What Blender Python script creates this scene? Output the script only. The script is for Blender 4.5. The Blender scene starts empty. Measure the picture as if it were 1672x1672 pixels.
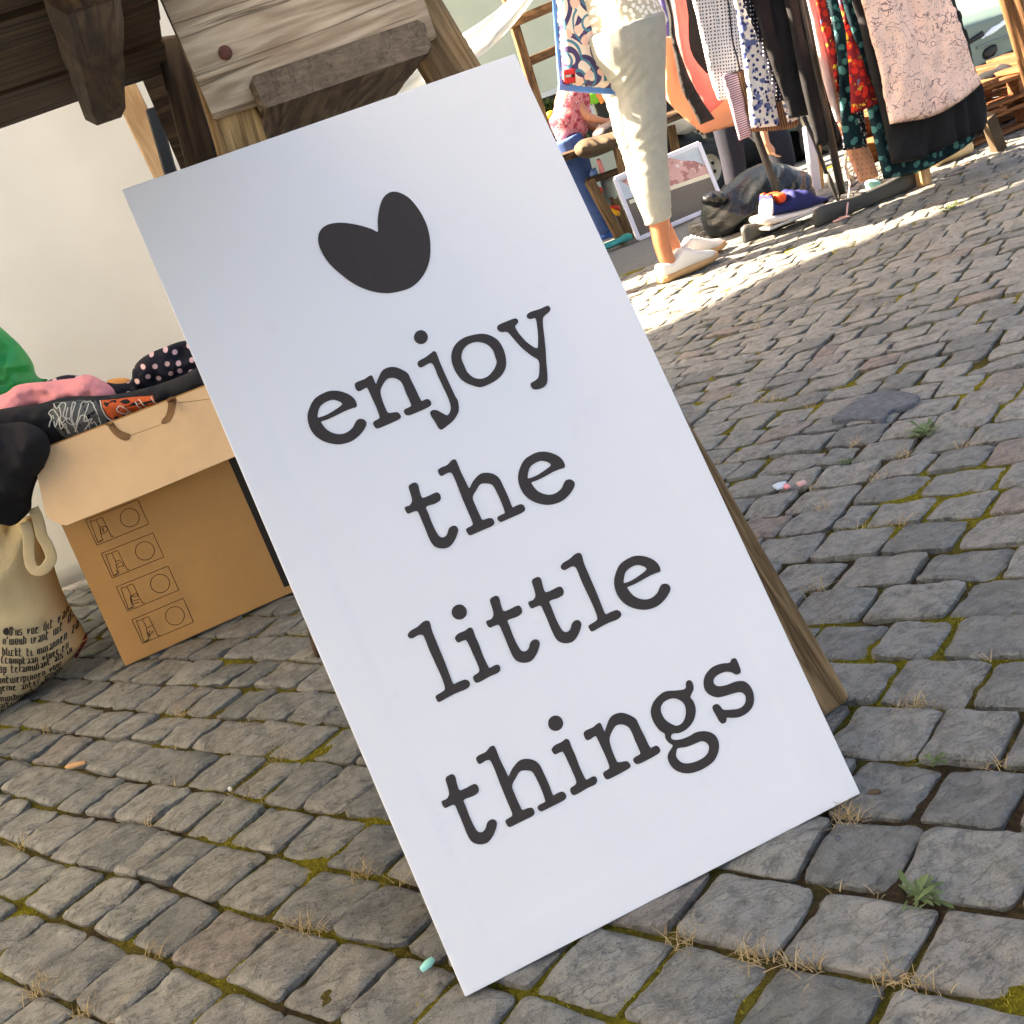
import bpy, bmesh, math, random
import numpy as np
from mathutils import Vector, Matrix, noise
from mathutils.geometry import delaunay_2d_cdt
from mathutils.bvhtree import BVHTree

random.seed(11)
scene = bpy.context.scene
COL = scene.collection
WORK = bpy.data.scenes.new('workbench')   # scratch scene for evaluating modifiers, removed at the end

# ------------------------------------------------------------------ camera
CAM_LOC = Vector((0.0, 0.0, 0.8229))
CAM_ROT = Matrix(((0.904595, 0.389322, -0.173599),
                  (-0.285954, 0.252200, -0.924460),
                  (-0.316131, 0.885903, 0.339467)))
cam_data = bpy.data.cameras.new("camera")
cam = bpy.data.objects.new("camera", cam_data)
COL.objects.link(cam)
cam.matrix_world = Matrix.Translation(CAM_LOC) @ CAM_ROT.to_4x4()
cam_data.sensor_width = 36.0
cam_data.lens = 36.0 * 1700.0 / 1672.0
cam_data.clip_start = 0.02
cam_data.clip_end = 800.0
scene.camera = cam

# ------------------------------------------------------------------ daylight
SUN_EL = math.radians(40.0)
SUN_XY = Vector((-0.882, 0.471))
world = bpy.data.worlds.new("World")
scene.world = world
world.use_nodes = True
wn = world.node_tree.nodes
wl = world.node_tree.links
bg = wn["Background"]
sky_tex = wn.new("ShaderNodeTexSky")
sky_tex.sky_type = 'NISHITA'
sky_tex.sun_disc = False
sky_tex.sun_elevation = SUN_EL
sky_tex.sun_rotation = math.atan2(SUN_XY.x, SUN_XY.y)
sky_tex.air_density = 1.0
sky_tex.dust_density = 4.0
sky_tex.ozone_density = 1.0
wl.new(sky_tex.outputs[0], bg.inputs[0])
bg.inputs[1].default_value = 0.05

sun_data = bpy.data.lights.new("sun", 'SUN')
sun_data.energy = 5.0
sun_data.angle = math.radians(0.53)
sun_data.color = (1.0, 0.93, 0.80)
sun = bpy.data.objects.new("sun", sun_data)
COL.objects.link(sun)
to_sun = Vector((SUN_XY.x * math.cos(SUN_EL), SUN_XY.y * math.cos(SUN_EL), math.sin(SUN_EL)))
sun.rotation_euler = (-to_sun).to_track_quat('-Z', 'Y').to_euler()
sun.location = to_sun * 30

scene.view_settings.view_transform = 'Standard'
scene.view_settings.look = 'None'
scene.view_settings.gamma = 1.0
scene.view_settings.use_curve_mapping = False
scene.view_settings.exposure = 3.4
scene.view_settings.use_white_balance = True   # camera balanced for open shade
scene.view_settings.white_balance_temperature = 8000.0
scene.view_settings.white_balance_tint = 17.0
scene.cycles.max_bounces = 6
scene.cycles.diffuse_bounces = 3
scene.cycles.glossy_bounces = 2
scene.cycles.transmission_bounces = 3
scene.cycles.use_adaptive_sampling = True
scene.cycles.adaptive_threshold = 0.03

# ------------------------------------------------------------------ survey helpers
def ray(px, py):
    """direction seen at a photo pixel, in world axes (survey of the place from the photograph)"""
    return CAM_ROT @ Vector(((px - 836) / 1700.0, -(py - 836) / 1700.0, -1.0))

def P(px, py, y):
    d = ray(px, py)
    return CAM_LOC + d * (y / d.y)

def G(px, py, z=0.0):
    d = ray(px, py)
    return CAM_LOC + d * ((z - CAM_LOC.z) / d.z)

def proj(p):
    q = CAM_ROT.transposed() @ (Vector(p) - CAM_LOC)
    return 836 + 1700 * q.x / -q.z, 836 - 1700 * q.y / -q.z, -q.z

# ------------------------------------------------------------------ object helpers
def tag(o, label=None, cat=None, group=None, kind=None):
    if label: o['label'] = label
    if cat: o['category'] = cat
    if group: o['group'] = group
    if kind: o['kind'] = kind
    return o

def empty(name, loc, label, cat, group=None):
    o = bpy.data.objects.new(name, None)
    o.empty_display_size = 0.1
    COL.objects.link(o)
    o.location = loc
    return tag(o, label, cat, group)

def wmat(o):
    m = Matrix.LocRotScale(o.location, o.rotation_euler, o.scale)
    if o.parent:
        return wmat(o.parent) @ o.matrix_parent_inverse @ m
    return m

def link(name, me, mat, parent=None, loc=None):
    o = bpy.data.objects.new(name, me)
    COL.objects.link(o)
    if mat is not None:
        for m in (mat if isinstance(mat, (list, tuple)) else [mat]):
            me.materials.append(m)
    if loc is not None:
        o.location = loc
    if parent is not None:
        o.parent = parent
        o.matrix_parent_inverse = wmat(parent).inverted()
    return o

def smooth(me, flag=True):
    me.polygons.foreach_set('use_smooth', [flag] * len(me.polygons))
    return me

def mesh_from(name, verts, faces, sm=False):
    me = bpy.data.meshes.new(name)
    me.from_pydata([tuple(v) for v in verts], [], faces)
    me.update()
    if sm: smooth(me)
    return me

def centred(name, verts, faces, mat, parent=None, sm=True):
    """verts in world space; the object's origin goes to their centre"""
    vs = [Vector(v) for v in verts]
    c = sum(vs, Vector()) / len(vs)
    me = mesh_from(name, [v - c for v in vs], faces, sm)
    return link(name, me, mat, parent, c)

def bm_obj(name, bm, mat, parent=None, loc=None, sm=False):
    me = bpy.data.meshes.new(name)
    bmesh.ops.recalc_face_normals(bm, faces=bm.faces)
    bm.to_mesh(me); bm.free()
    if sm: smooth(me)
    return link(name, me, mat, parent, loc)

def catmull(pts, n=4, closed=True):
    out = []
    N = len(pts)
    rng = range(N if closed else N - 1)
    for i in rng:
        if closed:
            p0, p1, p2, p3 = pts[i - 1], pts[i], pts[(i + 1) % N], pts[(i + 2) % N]
        else:
            p0, p1, p2, p3 = pts[max(i - 1, 0)], pts[i], pts[i + 1], pts[min(i + 2, N - 1)]
        for k in range(n):
            t = k / n
            out.append(tuple(0.5 * (2 * b + (c - a) * t + (2 * a - 5 * b + 4 * c - d) * t * t +
                                    (3 * b - a - 3 * c + d) * t ** 3)
                             for a, b, c, d in zip(p0, p1, p2, p3)))
    if not closed:
        out.append(tuple(pts[-1]))
    return out

def beam(name, p0, p1, w, h, mat, parent, up=(0, 0, 1), bevel=0.004, rough=0.0015, seg=10, seed=0, mat_end=None):
    """plank or post from p0 to p1, w across, h along 'up'; slightly irregular and with eased edges"""
    p0, p1 = Vector(p0), Vector(p1)
    L = (p1 - p0).length
    x = (p1 - p0).normalized()
    z = Vector(up) - x * x.dot(Vector(up)); z.normalize()
    y = z.cross(x)
    bm = bmesh.new()
    rings = []
    b = min(bevel, w * .3, h * .3)
    prof = [(-w/2 + b, -h/2), (w/2 - b, -h/2), (w/2, -h/2 + b), (w/2, h/2 - b), (w/2 - b, h/2), (-w/2 + b, h/2), (-w/2, h/2 - b), (-w/2, -h/2 + b)]
    xs = [-L/2, -L/2 + b] + [-L/2 + L * k / seg for k in range(1, seg)] + [L/2 - b, L/2]
    for i, xx in enumerate(xs):
        sc = 1.0
        end = i in (0, len(xs) - 1)
        ring = []
        for (yy, zz) in prof:
            j = Vector((noise.noise((xx * 9 + seed, yy * 40, zz * 40)), noise.noise((xx * 9 + seed + 7, yy * 40, zz * 40 + 3)), 0)) * rough
            k = 1 - (b / max(w, h) * 1.2 if end else 0)
            ring.append(bm.verts.new((xx + (noise.noise((yy * 60 + seed, zz * 60, xx)) * rough * 1.5 if end else 0), yy * k + j.x, zz * k + j.y)))
        rings.append(ring)
    for a, c in zip(rings, rings[1:]):
        for k in range(8):
            bm.faces.new((a[k], a[(k + 1) % 8], c[(k + 1) % 8], c[k]))
    f0 = bm.faces.new(rings[0][::-1]); f1 = bm.faces.new(rings[-1])
    if mat_end is not None:
        f0.material_index = f1.material_index = 1
        mat = [mat, mat_end]
    me = bpy.data.meshes.new(name)
    bmesh.ops.recalc_face_normals(bm, faces=bm.faces)
    bm.to_mesh(me); bm.free()
    o = link(name, me, mat)
    M = Matrix((x, y, z)).transposed().to_4x4()
    M.translation = (p0 + p1) / 2
    o.location = M.translation
    o.rotation_euler = M.to_euler()
    if parent is not None:
        o.parent = parent
        o.matrix_parent_inverse = wmat(parent).inverted()
    return o

def box(name, c, size, mat, parent=None, bevel=0.004, rotz=0.0, segs=2):
    bm = bmesh.new()
    bmesh.ops.create_cube(bm, size=1)
    bmesh.ops.scale(bm, vec=size, verts=bm.verts)
    if bevel > 0:
        bmesh.ops.bevel(bm, geom=bm.edges[:], offset=min(bevel, min(size) * .45), segments=segs, affect='EDGES', profile=0.6)
    o = bm_obj(name, bm, mat, None, None)
    o.location = c
    o.rotation_euler = (0, 0, rotz)
    if parent is not None:
        o.parent = parent
        o.matrix_parent_inverse = wmat(parent).inverted()
    return o

def tube_geo(pts, radii, n=10, ell=1.0, cap=True, closed=False):
    """verts, faces of a tube along pts (world), radii scalar or list; ell = squash along world Y-ish side"""
    pts = [Vector(p) for p in pts]
    if not hasattr(radii, '__len__'): radii = [radii] * len(pts)
    verts, faces = [], []
    ref = Vector((0, 1, 0))
    N = len(pts)
    for i, p in enumerate(pts):
        if closed:
            t = (pts[(i + 1) % N] - pts[i - 1]).normalized()
        else:
            t = (pts[min(i + 1, N - 1)] - pts[max(i - 1, 0)]).normalized()
        r0 = ref if abs(t.dot(ref)) < 0.93 else Vector((1, 0, 0))
        v = (r0 - t * t.dot(r0)).normalized()
        u = v.cross(t)
        for k in range(n):
            a = 2 * math.pi * k / n
            verts.append(p + (u * math.cos(a) + v * math.sin(a) * ell) * radii[i])
    for i in range(N if closed else N - 1):
        j = (i + 1) % N
        for k in range(n):
            faces.append((i * n + k, i * n + (k + 1) % n, j * n + (k + 1) % n, j * n + k))
    if cap and not closed:
        faces.append(tuple(range(n))[::-1])
        faces.append(tuple(range((N - 1) * n, N * n)))
    return verts, faces

def tube(name, pts, radii, mat, parent=None, n=10, ell=1.0, closed=False):
    v, f = tube_geo(pts, radii, n, ell, True, closed)
    return centred(name, v, f, mat, parent)

def fuse(name, geos, mat, parent=None, voxel=0.012, smooth_it=4, spheres=()):
    """union of several closed pieces into one continuous skin (voxel remesh)"""
    verts, faces = [], []
    for v, f in geos:
        o = len(verts)
        verts += list(v); faces += [tuple(i + o for i in q) for q in f]
    bm = bmesh.new()
    bv = [bm.verts.new(v) for v in verts]
    for q in faces:
        try: bm.faces.new([bv[i] for i in q])
        except ValueError: pass
    for (c, r) in spheres:
        rr = r if hasattr(r, '__len__') else (r, r, r)
        bmesh.ops.create_uvsphere(bm, u_segments=16, v_segments=12, radius=1.0,
                                  matrix=Matrix.Translation(Vector(c)) @ Matrix.Diagonal((rr[0], rr[1], rr[2], 1)))
    bmesh.ops.recalc_face_normals(bm, faces=bm.faces)
    me = bpy.data.meshes.new(name); bm.to_mesh(me); bm.free()
    tmp = bpy.data.objects.new('tmp', me); WORK.collection.objects.link(tmp)
    m = tmp.modifiers.new('r', 'REMESH'); m.mode = 'VOXEL'; m.voxel_size = voxel
    s = tmp.modifiers.new('s', 'SMOOTH'); s.iterations = smooth_it; s.factor = .5
    WORK.view_layers[0].update()
    dg = WORK.view_layers[0].depsgraph
    me2 = bpy.data.meshes.new_from_object(tmp.evaluated_get(dg))
    bpy.data.objects.remove(tmp)
    bpy.data.meshes.remove(me)
    me2.name = name
    n = len(me2.vertices)
    co = np.empty(n * 3); me2.vertices.foreach_get('co', co)
    co = co.reshape(-1, 3); c = co.mean(0); co -= c
    me2.vertices.foreach_set('co', co.ravel())
    smooth(me2); me2.materials.clear()
    return link(name, me2, mat, parent, Vector(c))

def puff_geo(outline, depth, width, h, fold=0.0, fscale=8.0, seed=0.0, back=1.0, lean=0.0, fdir=None, ridge=0.0):
    """closed cushion over a 2-D outline [(x,z)]: returns verts (x, dy, z), faces"""
    pts = [Vector((a, b)) for a, b in outline]
    # resample boundary
    bd = []
    N = len(pts)
    for i in range(N):
        a, b = pts[i], pts[(i + 1) % N]
        k = max(1, int(round((b - a).length / h)))
        for j in range(k):
            bd.append(a.lerp(b, j / k))
    nb = len(bd)
    B = np.array([(p.x, p.y) for p in bd])
    B2 = np.roll(B, -1, 0)
    x0, z0 = B.min(0); x1, z1 = B.max(0)
    gx, gz = np.meshgrid(np.arange(x0 + h * .5, x1, h), np.arange(z0 + h * .5, z1, h))
    Q = np.c_[gx.ravel(), gz.ravel()]
    rs = np.random.RandomState(3)
    Q = Q + (rs.rand(*Q.shape) - .5) * h * .35
    # inside test + distance
    d = np.full(len(Q), 1e9); ins = np.zeros(len(Q), bool)
    for a, b in zip(B, B2):
        ab = b - a; L = ab @ ab + 1e-15
        t = np.clip(((Q - a) @ ab) / L, 0, 1)
        d = np.minimum(d, np.hypot(*(Q - (a + t[:, None] * ab)).T))
        c = ((a[1] > Q[:, 1]) != (b[1] > Q[:, 1]))
        with np.errstate(divide='ignore', invalid='ignore'):
            xi = a[0] + (Q[:, 1] - a[1]) / (b[1] - a[1]) * ab[0]
        ins ^= c & (Q[:, 0] < xi)
    keep = ins & (d > h * .45)
    Q, d = Q[keep], d[keep]
    vin = [Vector(p) for p in B] + [Vector(p) for p in Q]
    edges = [(i, (i + 1) % nb) for i in range(nb)]
    vo, eo, fo, ov, oe, of = delaunay_2d_cdt(vin, edges, [list(range(nb))], 1, 1e-6)
    dist = {}
    full = np.r_[np.zeros(nb), d]
    verts = []
    front, backi = [], []
    for i, v in enumerate(vo):
        src = ov[i]
        dd = full[src[0]] if src else 0.0
        s = min(dd / width, 1.0)
        pr = math.sqrt(max(0.0, 1 - (1 - s) ** 2))
        if fdir is None:
            q = (v.x * fscale + seed, v.y * fscale, seed)
        else:
            q = ((v.x * fdir[1] - v.y * fdir[0]) * fscale + seed, (v.x * fdir[0] + v.y * fdir[1]) * fscale * .22, seed)
        wx = .6 * noise.noise((q[0] * .6, q[1] * .6, q[2] + 11)); wy = .6 * noise.noise((q[0] * .6, q[1] * .6, q[2] + 17))
        n1 = noise.noise((q[0] + wx, q[1] + wy, q[2])); n2 = noise.noise((q[0] * 2.1 + wx * 2, q[1] * 2.1, q[2] + 4)); n3 = noise.noise((q[0] * 4.3, q[1] * 4.3 + wy * 3, q[2] + 8))
        nz = .45 * n1 + .75 * (.55 - 1.6 * abs(n1)) * ridge + .5 * (n2 * (1 - ridge) + (.4 - 1.3 * abs(n2)) * ridge) + .22 * n3 * ridge
        yf = -depth * pr - fold * nz * min(1.0, .25 + pr)
        yb = depth * pr * back - fold * nz * .6 * min(1, .25 + pr)
        if dd == 0.0:
            front.append(len(verts)); backi.append(len(verts))
            verts.append(Vector((v.x, -fold * nz * .25, v.y)))
        else:
            front.append(len(verts)); verts.append(Vector((v.x, yf, v.y)))
            backi.append(len(verts)); verts.append(Vector((v.x, yb, v.y)))
    faces = []
    for f in fo:
        faces.append(tuple(front[i] for i in f))
        faces.append(tuple(backi[i] for i in reversed(f)))
    return verts, faces

def puff(name, outline_px, Y, depth, mat, parent=None, width=None, h=0.012, fold=0.0, fscale=8.0, seed=0.0,
         sharp=False, back=1.0, n=4, world_pts=None, fdir=None, slope=0.0, ridge=0.0):
    """soft solid whose outline was surveyed at distance Y"""
    if world_pts is None:
        pts = outline_px if sharp else catmull(outline_px, n)
        w2 = [P(a, b, Y) for a, b in pts]
        w2 = [(p.x, p.z) for p in w2]
    else:
        w2 = world_pts if sharp else catmull(world_pts, n)
    # drop repeated points
    cl = [w2[0]]
    for q in w2[1:]:
        if math.hypot(q[0] - cl[-1][0], q[1] - cl[-1][1]) > h * .2: cl.append(q)
    if math.hypot(cl[0][0] - cl[-1][0], cl[0][1] - cl[-1][1]) < h * .2: cl.pop()
    v, f = puff_geo(cl, depth, width or depth * 1.6, h, fold, fscale, seed, back, fdir=fdir, ridge=ridge)
    v = [Vector((q.x, q.y + Y + slope * (q.z), q.z)) for q in v]
    o = centred(name, v, f, mat, parent)
    bm = bmesh.new(); bm.from_mesh(o.data)
    bmesh.ops.recalc_face_normals(bm, faces=bm.faces)
    bm.to_mesh(o.data); bm.free(); smooth(o.data)
    return o

def bvh_of(o):
    m = wmat(o)
    return BVHTree.FromPolygons([m @ v.co for v in o.data.vertices], [tuple(p.vertices) for p in o.data.polygons])

def onto(bvh, px, py, Y, off=0.0012):
    """point of a surface straight behind (along +Y) the surveyed place, lifted off a little"""
    p = P(px, py, Y)
    hit = bvh.ray_cast(Vector((p.x, Y - 1.0, p.z)), Vector((0, 1, 0)))
    if hit[0] is None: return Vector((p.x, Y, p.z)), False
    n = hit[1]
    if n.y > 0: n = -n
    return hit[0] + n * off, True

def print_lines(name, on, lines, Y, width, mat, parent, off=0.0012, step=3.0):
    """flat printed strokes lying on a surface; lines are surveyed polylines"""
    bvh = bvh_of(on)
    verts, faces = [], []
    for ln in lines:
        pts = []
        for a, b in zip(ln, ln[1:]):
            k = max(1, int(math.hypot(b[0] - a[0], b[1] - a[1]) / step))
            for j in range(k): pts.append((a[0] + (b[0] - a[0]) * j / k, a[1] + (b[1] - a[1]) * j / k))
        pts.append(ln[-1])
        W = []
        for q in pts:
            p, ok = onto(bvh, q[0], q[1], Y, off)
            if ok: W.append(p)
        if len(W) < 2: continue
        base = len(verts)
        for i, p in enumerate(W):
            t = (W[min(i + 1, len(W) - 1)] - W[max(i - 1, 0)])
            s = Vector((t.z, 0, -t.x))
            if s.length < 1e-9: s = Vector((1, 0, 0))
            s.normalize()
            verts += [p + s * width / 2, p - s * width / 2]
        for i in range(len(W) - 1):
            faces.append((base + 2 * i, base + 2 * i + 1, base + 2 * i + 3, base + 2 * i + 2))
    return centred(name, verts, faces, mat, parent, False)

def print_patch(name, on, outline, Y, mat, parent, off=0.001, h=0.01, curve=False):
    bvh = bvh_of(on)
    pts = catmull(outline, 4) if curve else outline
    w2 = [(P(a, b, Y).x, P(a, b, Y).z) for a, b in pts]
    v, f = puff_geo(w2, 0.0, 0.01, h)
    out = []
    for q in v:
        hit = bvh.ray_cast(Vector((q.x, Y - 1.0, q.z)), Vector((0, 1, 0)))
        if hit[0] is None: out.append(Vector((q.x, Y, q.z)))
        else:
            n = hit[1] if hit[1].y < 0 else -hit[1]
            out.append(hit[0] + n * off)
    f = f[0::2]
    return centred(name, out, f, mat, parent, False)

def prism(name, pts, th, mat, parent=None, nrm=None):
    """flat rigid plate: world polygon given a real thickness"""
    pts = [Vector(p) for p in pts]
    c = sum(pts, Vector()) / len(pts)
    if nrm is None:
        nrm = Vector()
        for a, b in zip(pts, pts[1:] + pts[:1]): nrm += (a - c).cross(b - c)
        nrm.normalize()
        if nrm.y > 0: nrm = -nrm
    n = len(pts)
    bm = bmesh.new()
    f = [bm.verts.new(p - c) for p in pts]; b = [bm.verts.new(p - c - nrm * th) for p in pts]
    bm.faces.new(f); bm.faces.new(b[::-1])
    for i in range(n): bm.faces.new((f[i], b[i], b[(i + 1) % n], f[(i + 1) % n]))
    return bm_obj(name, bm, mat, parent, c)
# ------------------------------------------------------------------ materials
def srgb(r, g, b):
    f = lambda c: (c / 255 / 12.92) if c / 255 <= 0.04045 else ((c / 255 + 0.055) / 1.055) ** 2.4
    return (f(r), f(g), f(b), 1.0)

class NT:
    def __init__(self, name, rough=0.7, spec=0.35):
        self.m = bpy.data.materials.new(name)
        self.m.use_nodes = True
        self.t = self.m.node_tree
        self.b = self.t.nodes["Principled BSDF"]
        self.b.inputs['Roughness'].default_value = rough
        self.b.inputs['Specular IOR Level'].default_value = spec
    def n(self, typ, **kw):
        nd = self.t.nodes.new(typ)
        for k, v in kw.items():
            if hasattr(nd, k): setattr(nd, k, v)
            else: nd.inputs[k].default_value = v
        return nd
    def l(self, a, b): self.t.links.new(a, b)
    def coord(self, which='Object', scale=(1, 1, 1), rot=(0, 0, 0), loc=(0, 0, 0)):
        c = self.n('ShaderNodeTexCoord'); mp = self.n('ShaderNodeMapping')
        mp.inputs['Scale'].default_value = scale; mp.inputs['Rotation'].default_value = rot; mp.inputs['Location'].default_value = loc
        self.l(c.outputs[which], mp.inputs[0]); return mp.outputs[0]
    def noise(self, vec, scale, detail=4, rough=.55, dist=0.0):
        x = self.n('ShaderNodeTexNoise'); x.inputs['Scale'].default_value = scale; x.inputs['Detail'].default_value = detail
        x.inputs['Roughness'].default_value = rough; x.inputs['Distortion'].default_value = dist
        self.l(vec, x.inputs['Vector']); return x.outputs['Fac']
    def ramp(self, fac, stops, interp='LINEAR'):
        r = self.n('ShaderNodeValToRGB'); r.color_ramp.interpolation = interp
        e = r.color_ramp.elements
        while len(e) < len(stops): e.new(0.5)
        for k, (p, c) in enumerate(stops):
            e[k].position = p; e[k].color = c if len(c) == 4 else (*c, 1)
        self.l(fac, r.inputs[0]); return r.outputs[0]
    def mix(self, fac, a, b, blend='MIX'):
        x = self.n('ShaderNodeMix', data_type='RGBA', blend_type=blend)
        for s, v in ((0, fac), (6, a), (7, b)):
            if hasattr(v, 'links'): self.l(v, x.inputs[s])
            else: x.inputs[s].default_value = v
        return x.outputs[2]
    def math(self, op, a, b=0.5):
        x = self.n('ShaderNodeMath', operation=op)
        for s, v in ((0, a), (1, b)):
            if hasattr(v, 'links'): self.l(v, x.inputs[s])
            else: x.inputs[s].default_value = v
        return x.outputs[0]
    def base(self, c):
        if hasattr(c, 'links'): self.l(c, self.b.inputs['Base Color'])
        else: self.b.inputs['Base Color'].default_value = c
    def bump(self, h, strength=.3, dist=.01, prev=None):
        x = self.n('ShaderNodeBump'); x.inputs['Strength'].default_value = strength; x.inputs['Distance'].default_value = dist
        self.l(h, x.inputs['Height'])
        if prev is not None: self.l(prev, x.inputs['Normal'])
        self.l(x.outputs[0], self.b.inputs['Normal']); return x.outputs[0]

def scl(c, k): return (c[0] * k, c[1] * k, c[2] * k, 1)

def plain(name, c, rough=.6, var=.18, scale=6.0, bump=.15, bscale=60.0, spec=.35, metal=0.0, bdist=.004):
    m = NT(name, rough, spec)
    v = m.coord()
    f = m.noise(v, scale, 5)
    m.base(m.ramp(f, [(.25, scl(c, 1 - var)), (.75, scl(c, 1 + var))]))
    if bump: m.bump(m.noise(v, bscale, 4), bump, bdist)
    m.b.inputs['Metallic'].default_value = metal
    return m.m

def wood(name, light, dark, grain=1.0, rough=.75, grey=0.0, crack=0.5, sx=2.0):
    m = NT(name, rough, .25)
    oi = m.n('ShaderNodeObjectInfo')
    cmb = m.n('ShaderNodeCombineXYZ'); m.l(m.math('MULTIPLY', oi.outputs['Random'], 20.0), cmb.inputs[0])
    m.l(m.math('MULTIPLY', oi.outputs['Random'], 13.0), cmb.inputs[1])
    tc = m.n('ShaderNodeTexCoord')
    add = m.n('ShaderNodeVectorMath', operation='ADD'); m.l(tc.outputs['Object'], add.inputs[0]); m.l(cmb.outputs[0], add.inputs[1])
    mp = m.n('ShaderNodeMapping'); mp.inputs['Scale'].default_value = (sx, 22 * grain, 22 * grain); m.l(add.outputs[0], mp.inputs[0])
    v = mp.outputs[0]
    big = m.noise(v, .7, 3, .5, 1.2)
    rings = m.math('SINE', m.math('MULTIPLY', big, 34.0))
    fine = m.noise(v, 4.5, 6, .65)
    f = m.math('ADD', m.math('MULTIPLY', rings, .16), m.math('MULTIPLY', fine, .85))
    col = m.ramp(f, [(.22, dark), (.5, tuple((a + b) / 2 for a, b in zip(light, dark))), (.72, light)])
    mp2 = m.n('ShaderNodeMapping'); mp2.inputs['Scale'].default_value = (.9, 30 * grain, 30 * grain); m.l(add.outputs[0], mp2.inputs[0])
    ck = m.noise(mp2.outputs[0], 1.1, 3, .5, .4)
    ckm = m.ramp(m.math('ABSOLUTE', m.math('SUBTRACT', ck, .5)), [(0.0, (1, 1, 1)), (.018, (0, 0, 0))])
    spot = m.noise(add.outputs[0], 9.0, 3)
    col = m.mix(m.math('MULTIPLY', m.ramp(spot, [(.45, (0, 0, 0)), (.7, (1, 1, 1))]), .35), col, scl(dark, .8))
    col = m.mix(m.math('MULTIPLY', ckm, crack), col, scl(dark, .35))
    m.base(col)
    hgt = m.math('SUBTRACT', m.math('ADD', m.math('MULTIPLY', fine, .6), m.math('MULTIPLY', rings, .12)), m.math('MULTIPLY', ckm, crack))
    m.bump(hgt, .55, .004)
    return m.m

def pattern(name, base, layers, rough=.85, bump=.25, sheen=0.0, var=.12):
    """printed cloth: layers of (kind, scale, threshold, colour, seed)"""
    m = NT(name, rough, .2)
    tc = m.n('ShaderNodeTexCoord'); sp = m.n('ShaderNodeSeparateXYZ'); m.l(tc.outputs['Object'], sp.inputs[0])
    cb = m.n('ShaderNodeCombineXYZ'); m.l(sp.outputs[0], cb.inputs[0]); m.l(sp.outputs[2], cb.inputs[1])
    col = m.ramp(m.noise(cb.outputs[0], 9, 3), [(.3, scl(base, 1 - var)), (.7, scl(base, 1 + var))])
    for kind, sc, thr, c, seed in layers:
        mp = m.n('ShaderNodeMapping'); m.l(cb.outputs[0], mp.inputs[0])
        mp.inputs['Location'].default_value = (seed, seed * .7, 0)
        if kind in ('dot', 'spot', 'poly'):
            mp.inputs['Rotation'].default_value = (0, 0, .6 if kind == 'spot' else .18)
            vo = m.n('ShaderNodeTexVoronoi'); vo.voronoi_dimensions = '2D'
            vo.inputs['Scale'].default_value = sc; vo.inputs['Randomness'].default_value = {'dot': .12, 'poly': .45, 'spot': .95}[kind]
            m.l(mp.outputs[0], vo.inputs['Vector'])
            d = vo.outputs['Distance']
            if kind == 'spot':
                d = m.math('ADD', d, m.math('MULTIPLY', m.math('SUBTRACT', m.noise(mp.outputs[0], sc * 2.2, 2), .5), .35))
            mask = m.ramp(d, [(thr, (1, 1, 1)), (thr * 1.18 + .01, (0, 0, 0))])
        elif kind == 'blotch':
            mask = m.ramp(m.noise(mp.outputs[0], sc, 3, .6), [(thr, (0, 0, 0)), (thr + .035, (1, 1, 1))])
        elif kind == 'twig':
            nz = m.noise(mp.outputs[0], sc, 2, .5, .8)
            line = m.ramp(m.math('ABSOLUTE', m.math('SUBTRACT', nz, .5)), [(thr, (1, 1, 1)), (thr * 1.6, (0, 0, 0))])
            gate = m.ramp(m.noise(mp.outputs[0], sc * .75, 2), [(.47, (0, 0, 0)), (.5, (1, 1, 1))])
            mask = m.math('MULTIPLY', line, gate)
        elif kind == 'ring':
            vo = m.n('ShaderNodeTexVoronoi'); vo.voronoi_dimensions = '2D'; vo.inputs['Scale'].default_value = sc
            m.l(mp.outputs[0], vo.inputs['Vector'])
            d = m.math('ADD', vo.outputs['Distance'], m.math('MULTIPLY', m.noise(mp.outputs[0], sc * .8, 1), .5))
            s = m.math('SINE', m.math('MULTIPLY', d, 17.0))
            mask = m.ramp(s, [(thr, (0, 0, 0)), (thr + .12, (1, 1, 1))])
        elif kind in ('vstripe', 'hstripe'):
            w = m.n('ShaderNodeTexWave'); w.bands_direction = 'X' if kind == 'vstripe' else 'Y'
            w.inputs['Scale'].default_value = sc; w.inputs['Distortion'].default_value = .6
            m.l(mp.outputs[0], w.inputs['Vector'])
            mask = m.ramp(w.outputs['Fac'], [(thr, (0, 0, 0)), (thr + .1, (1, 1, 1))])
        col = m.mix(mask, col, c)
    m.base(col)
    m.bump(m.noise(m.coord(scale=(1, 1, 1)), 380, 2), bump * .35, .002)
    m.b.inputs['Sheen Weight'].default_value = sheen
    return m.m

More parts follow.
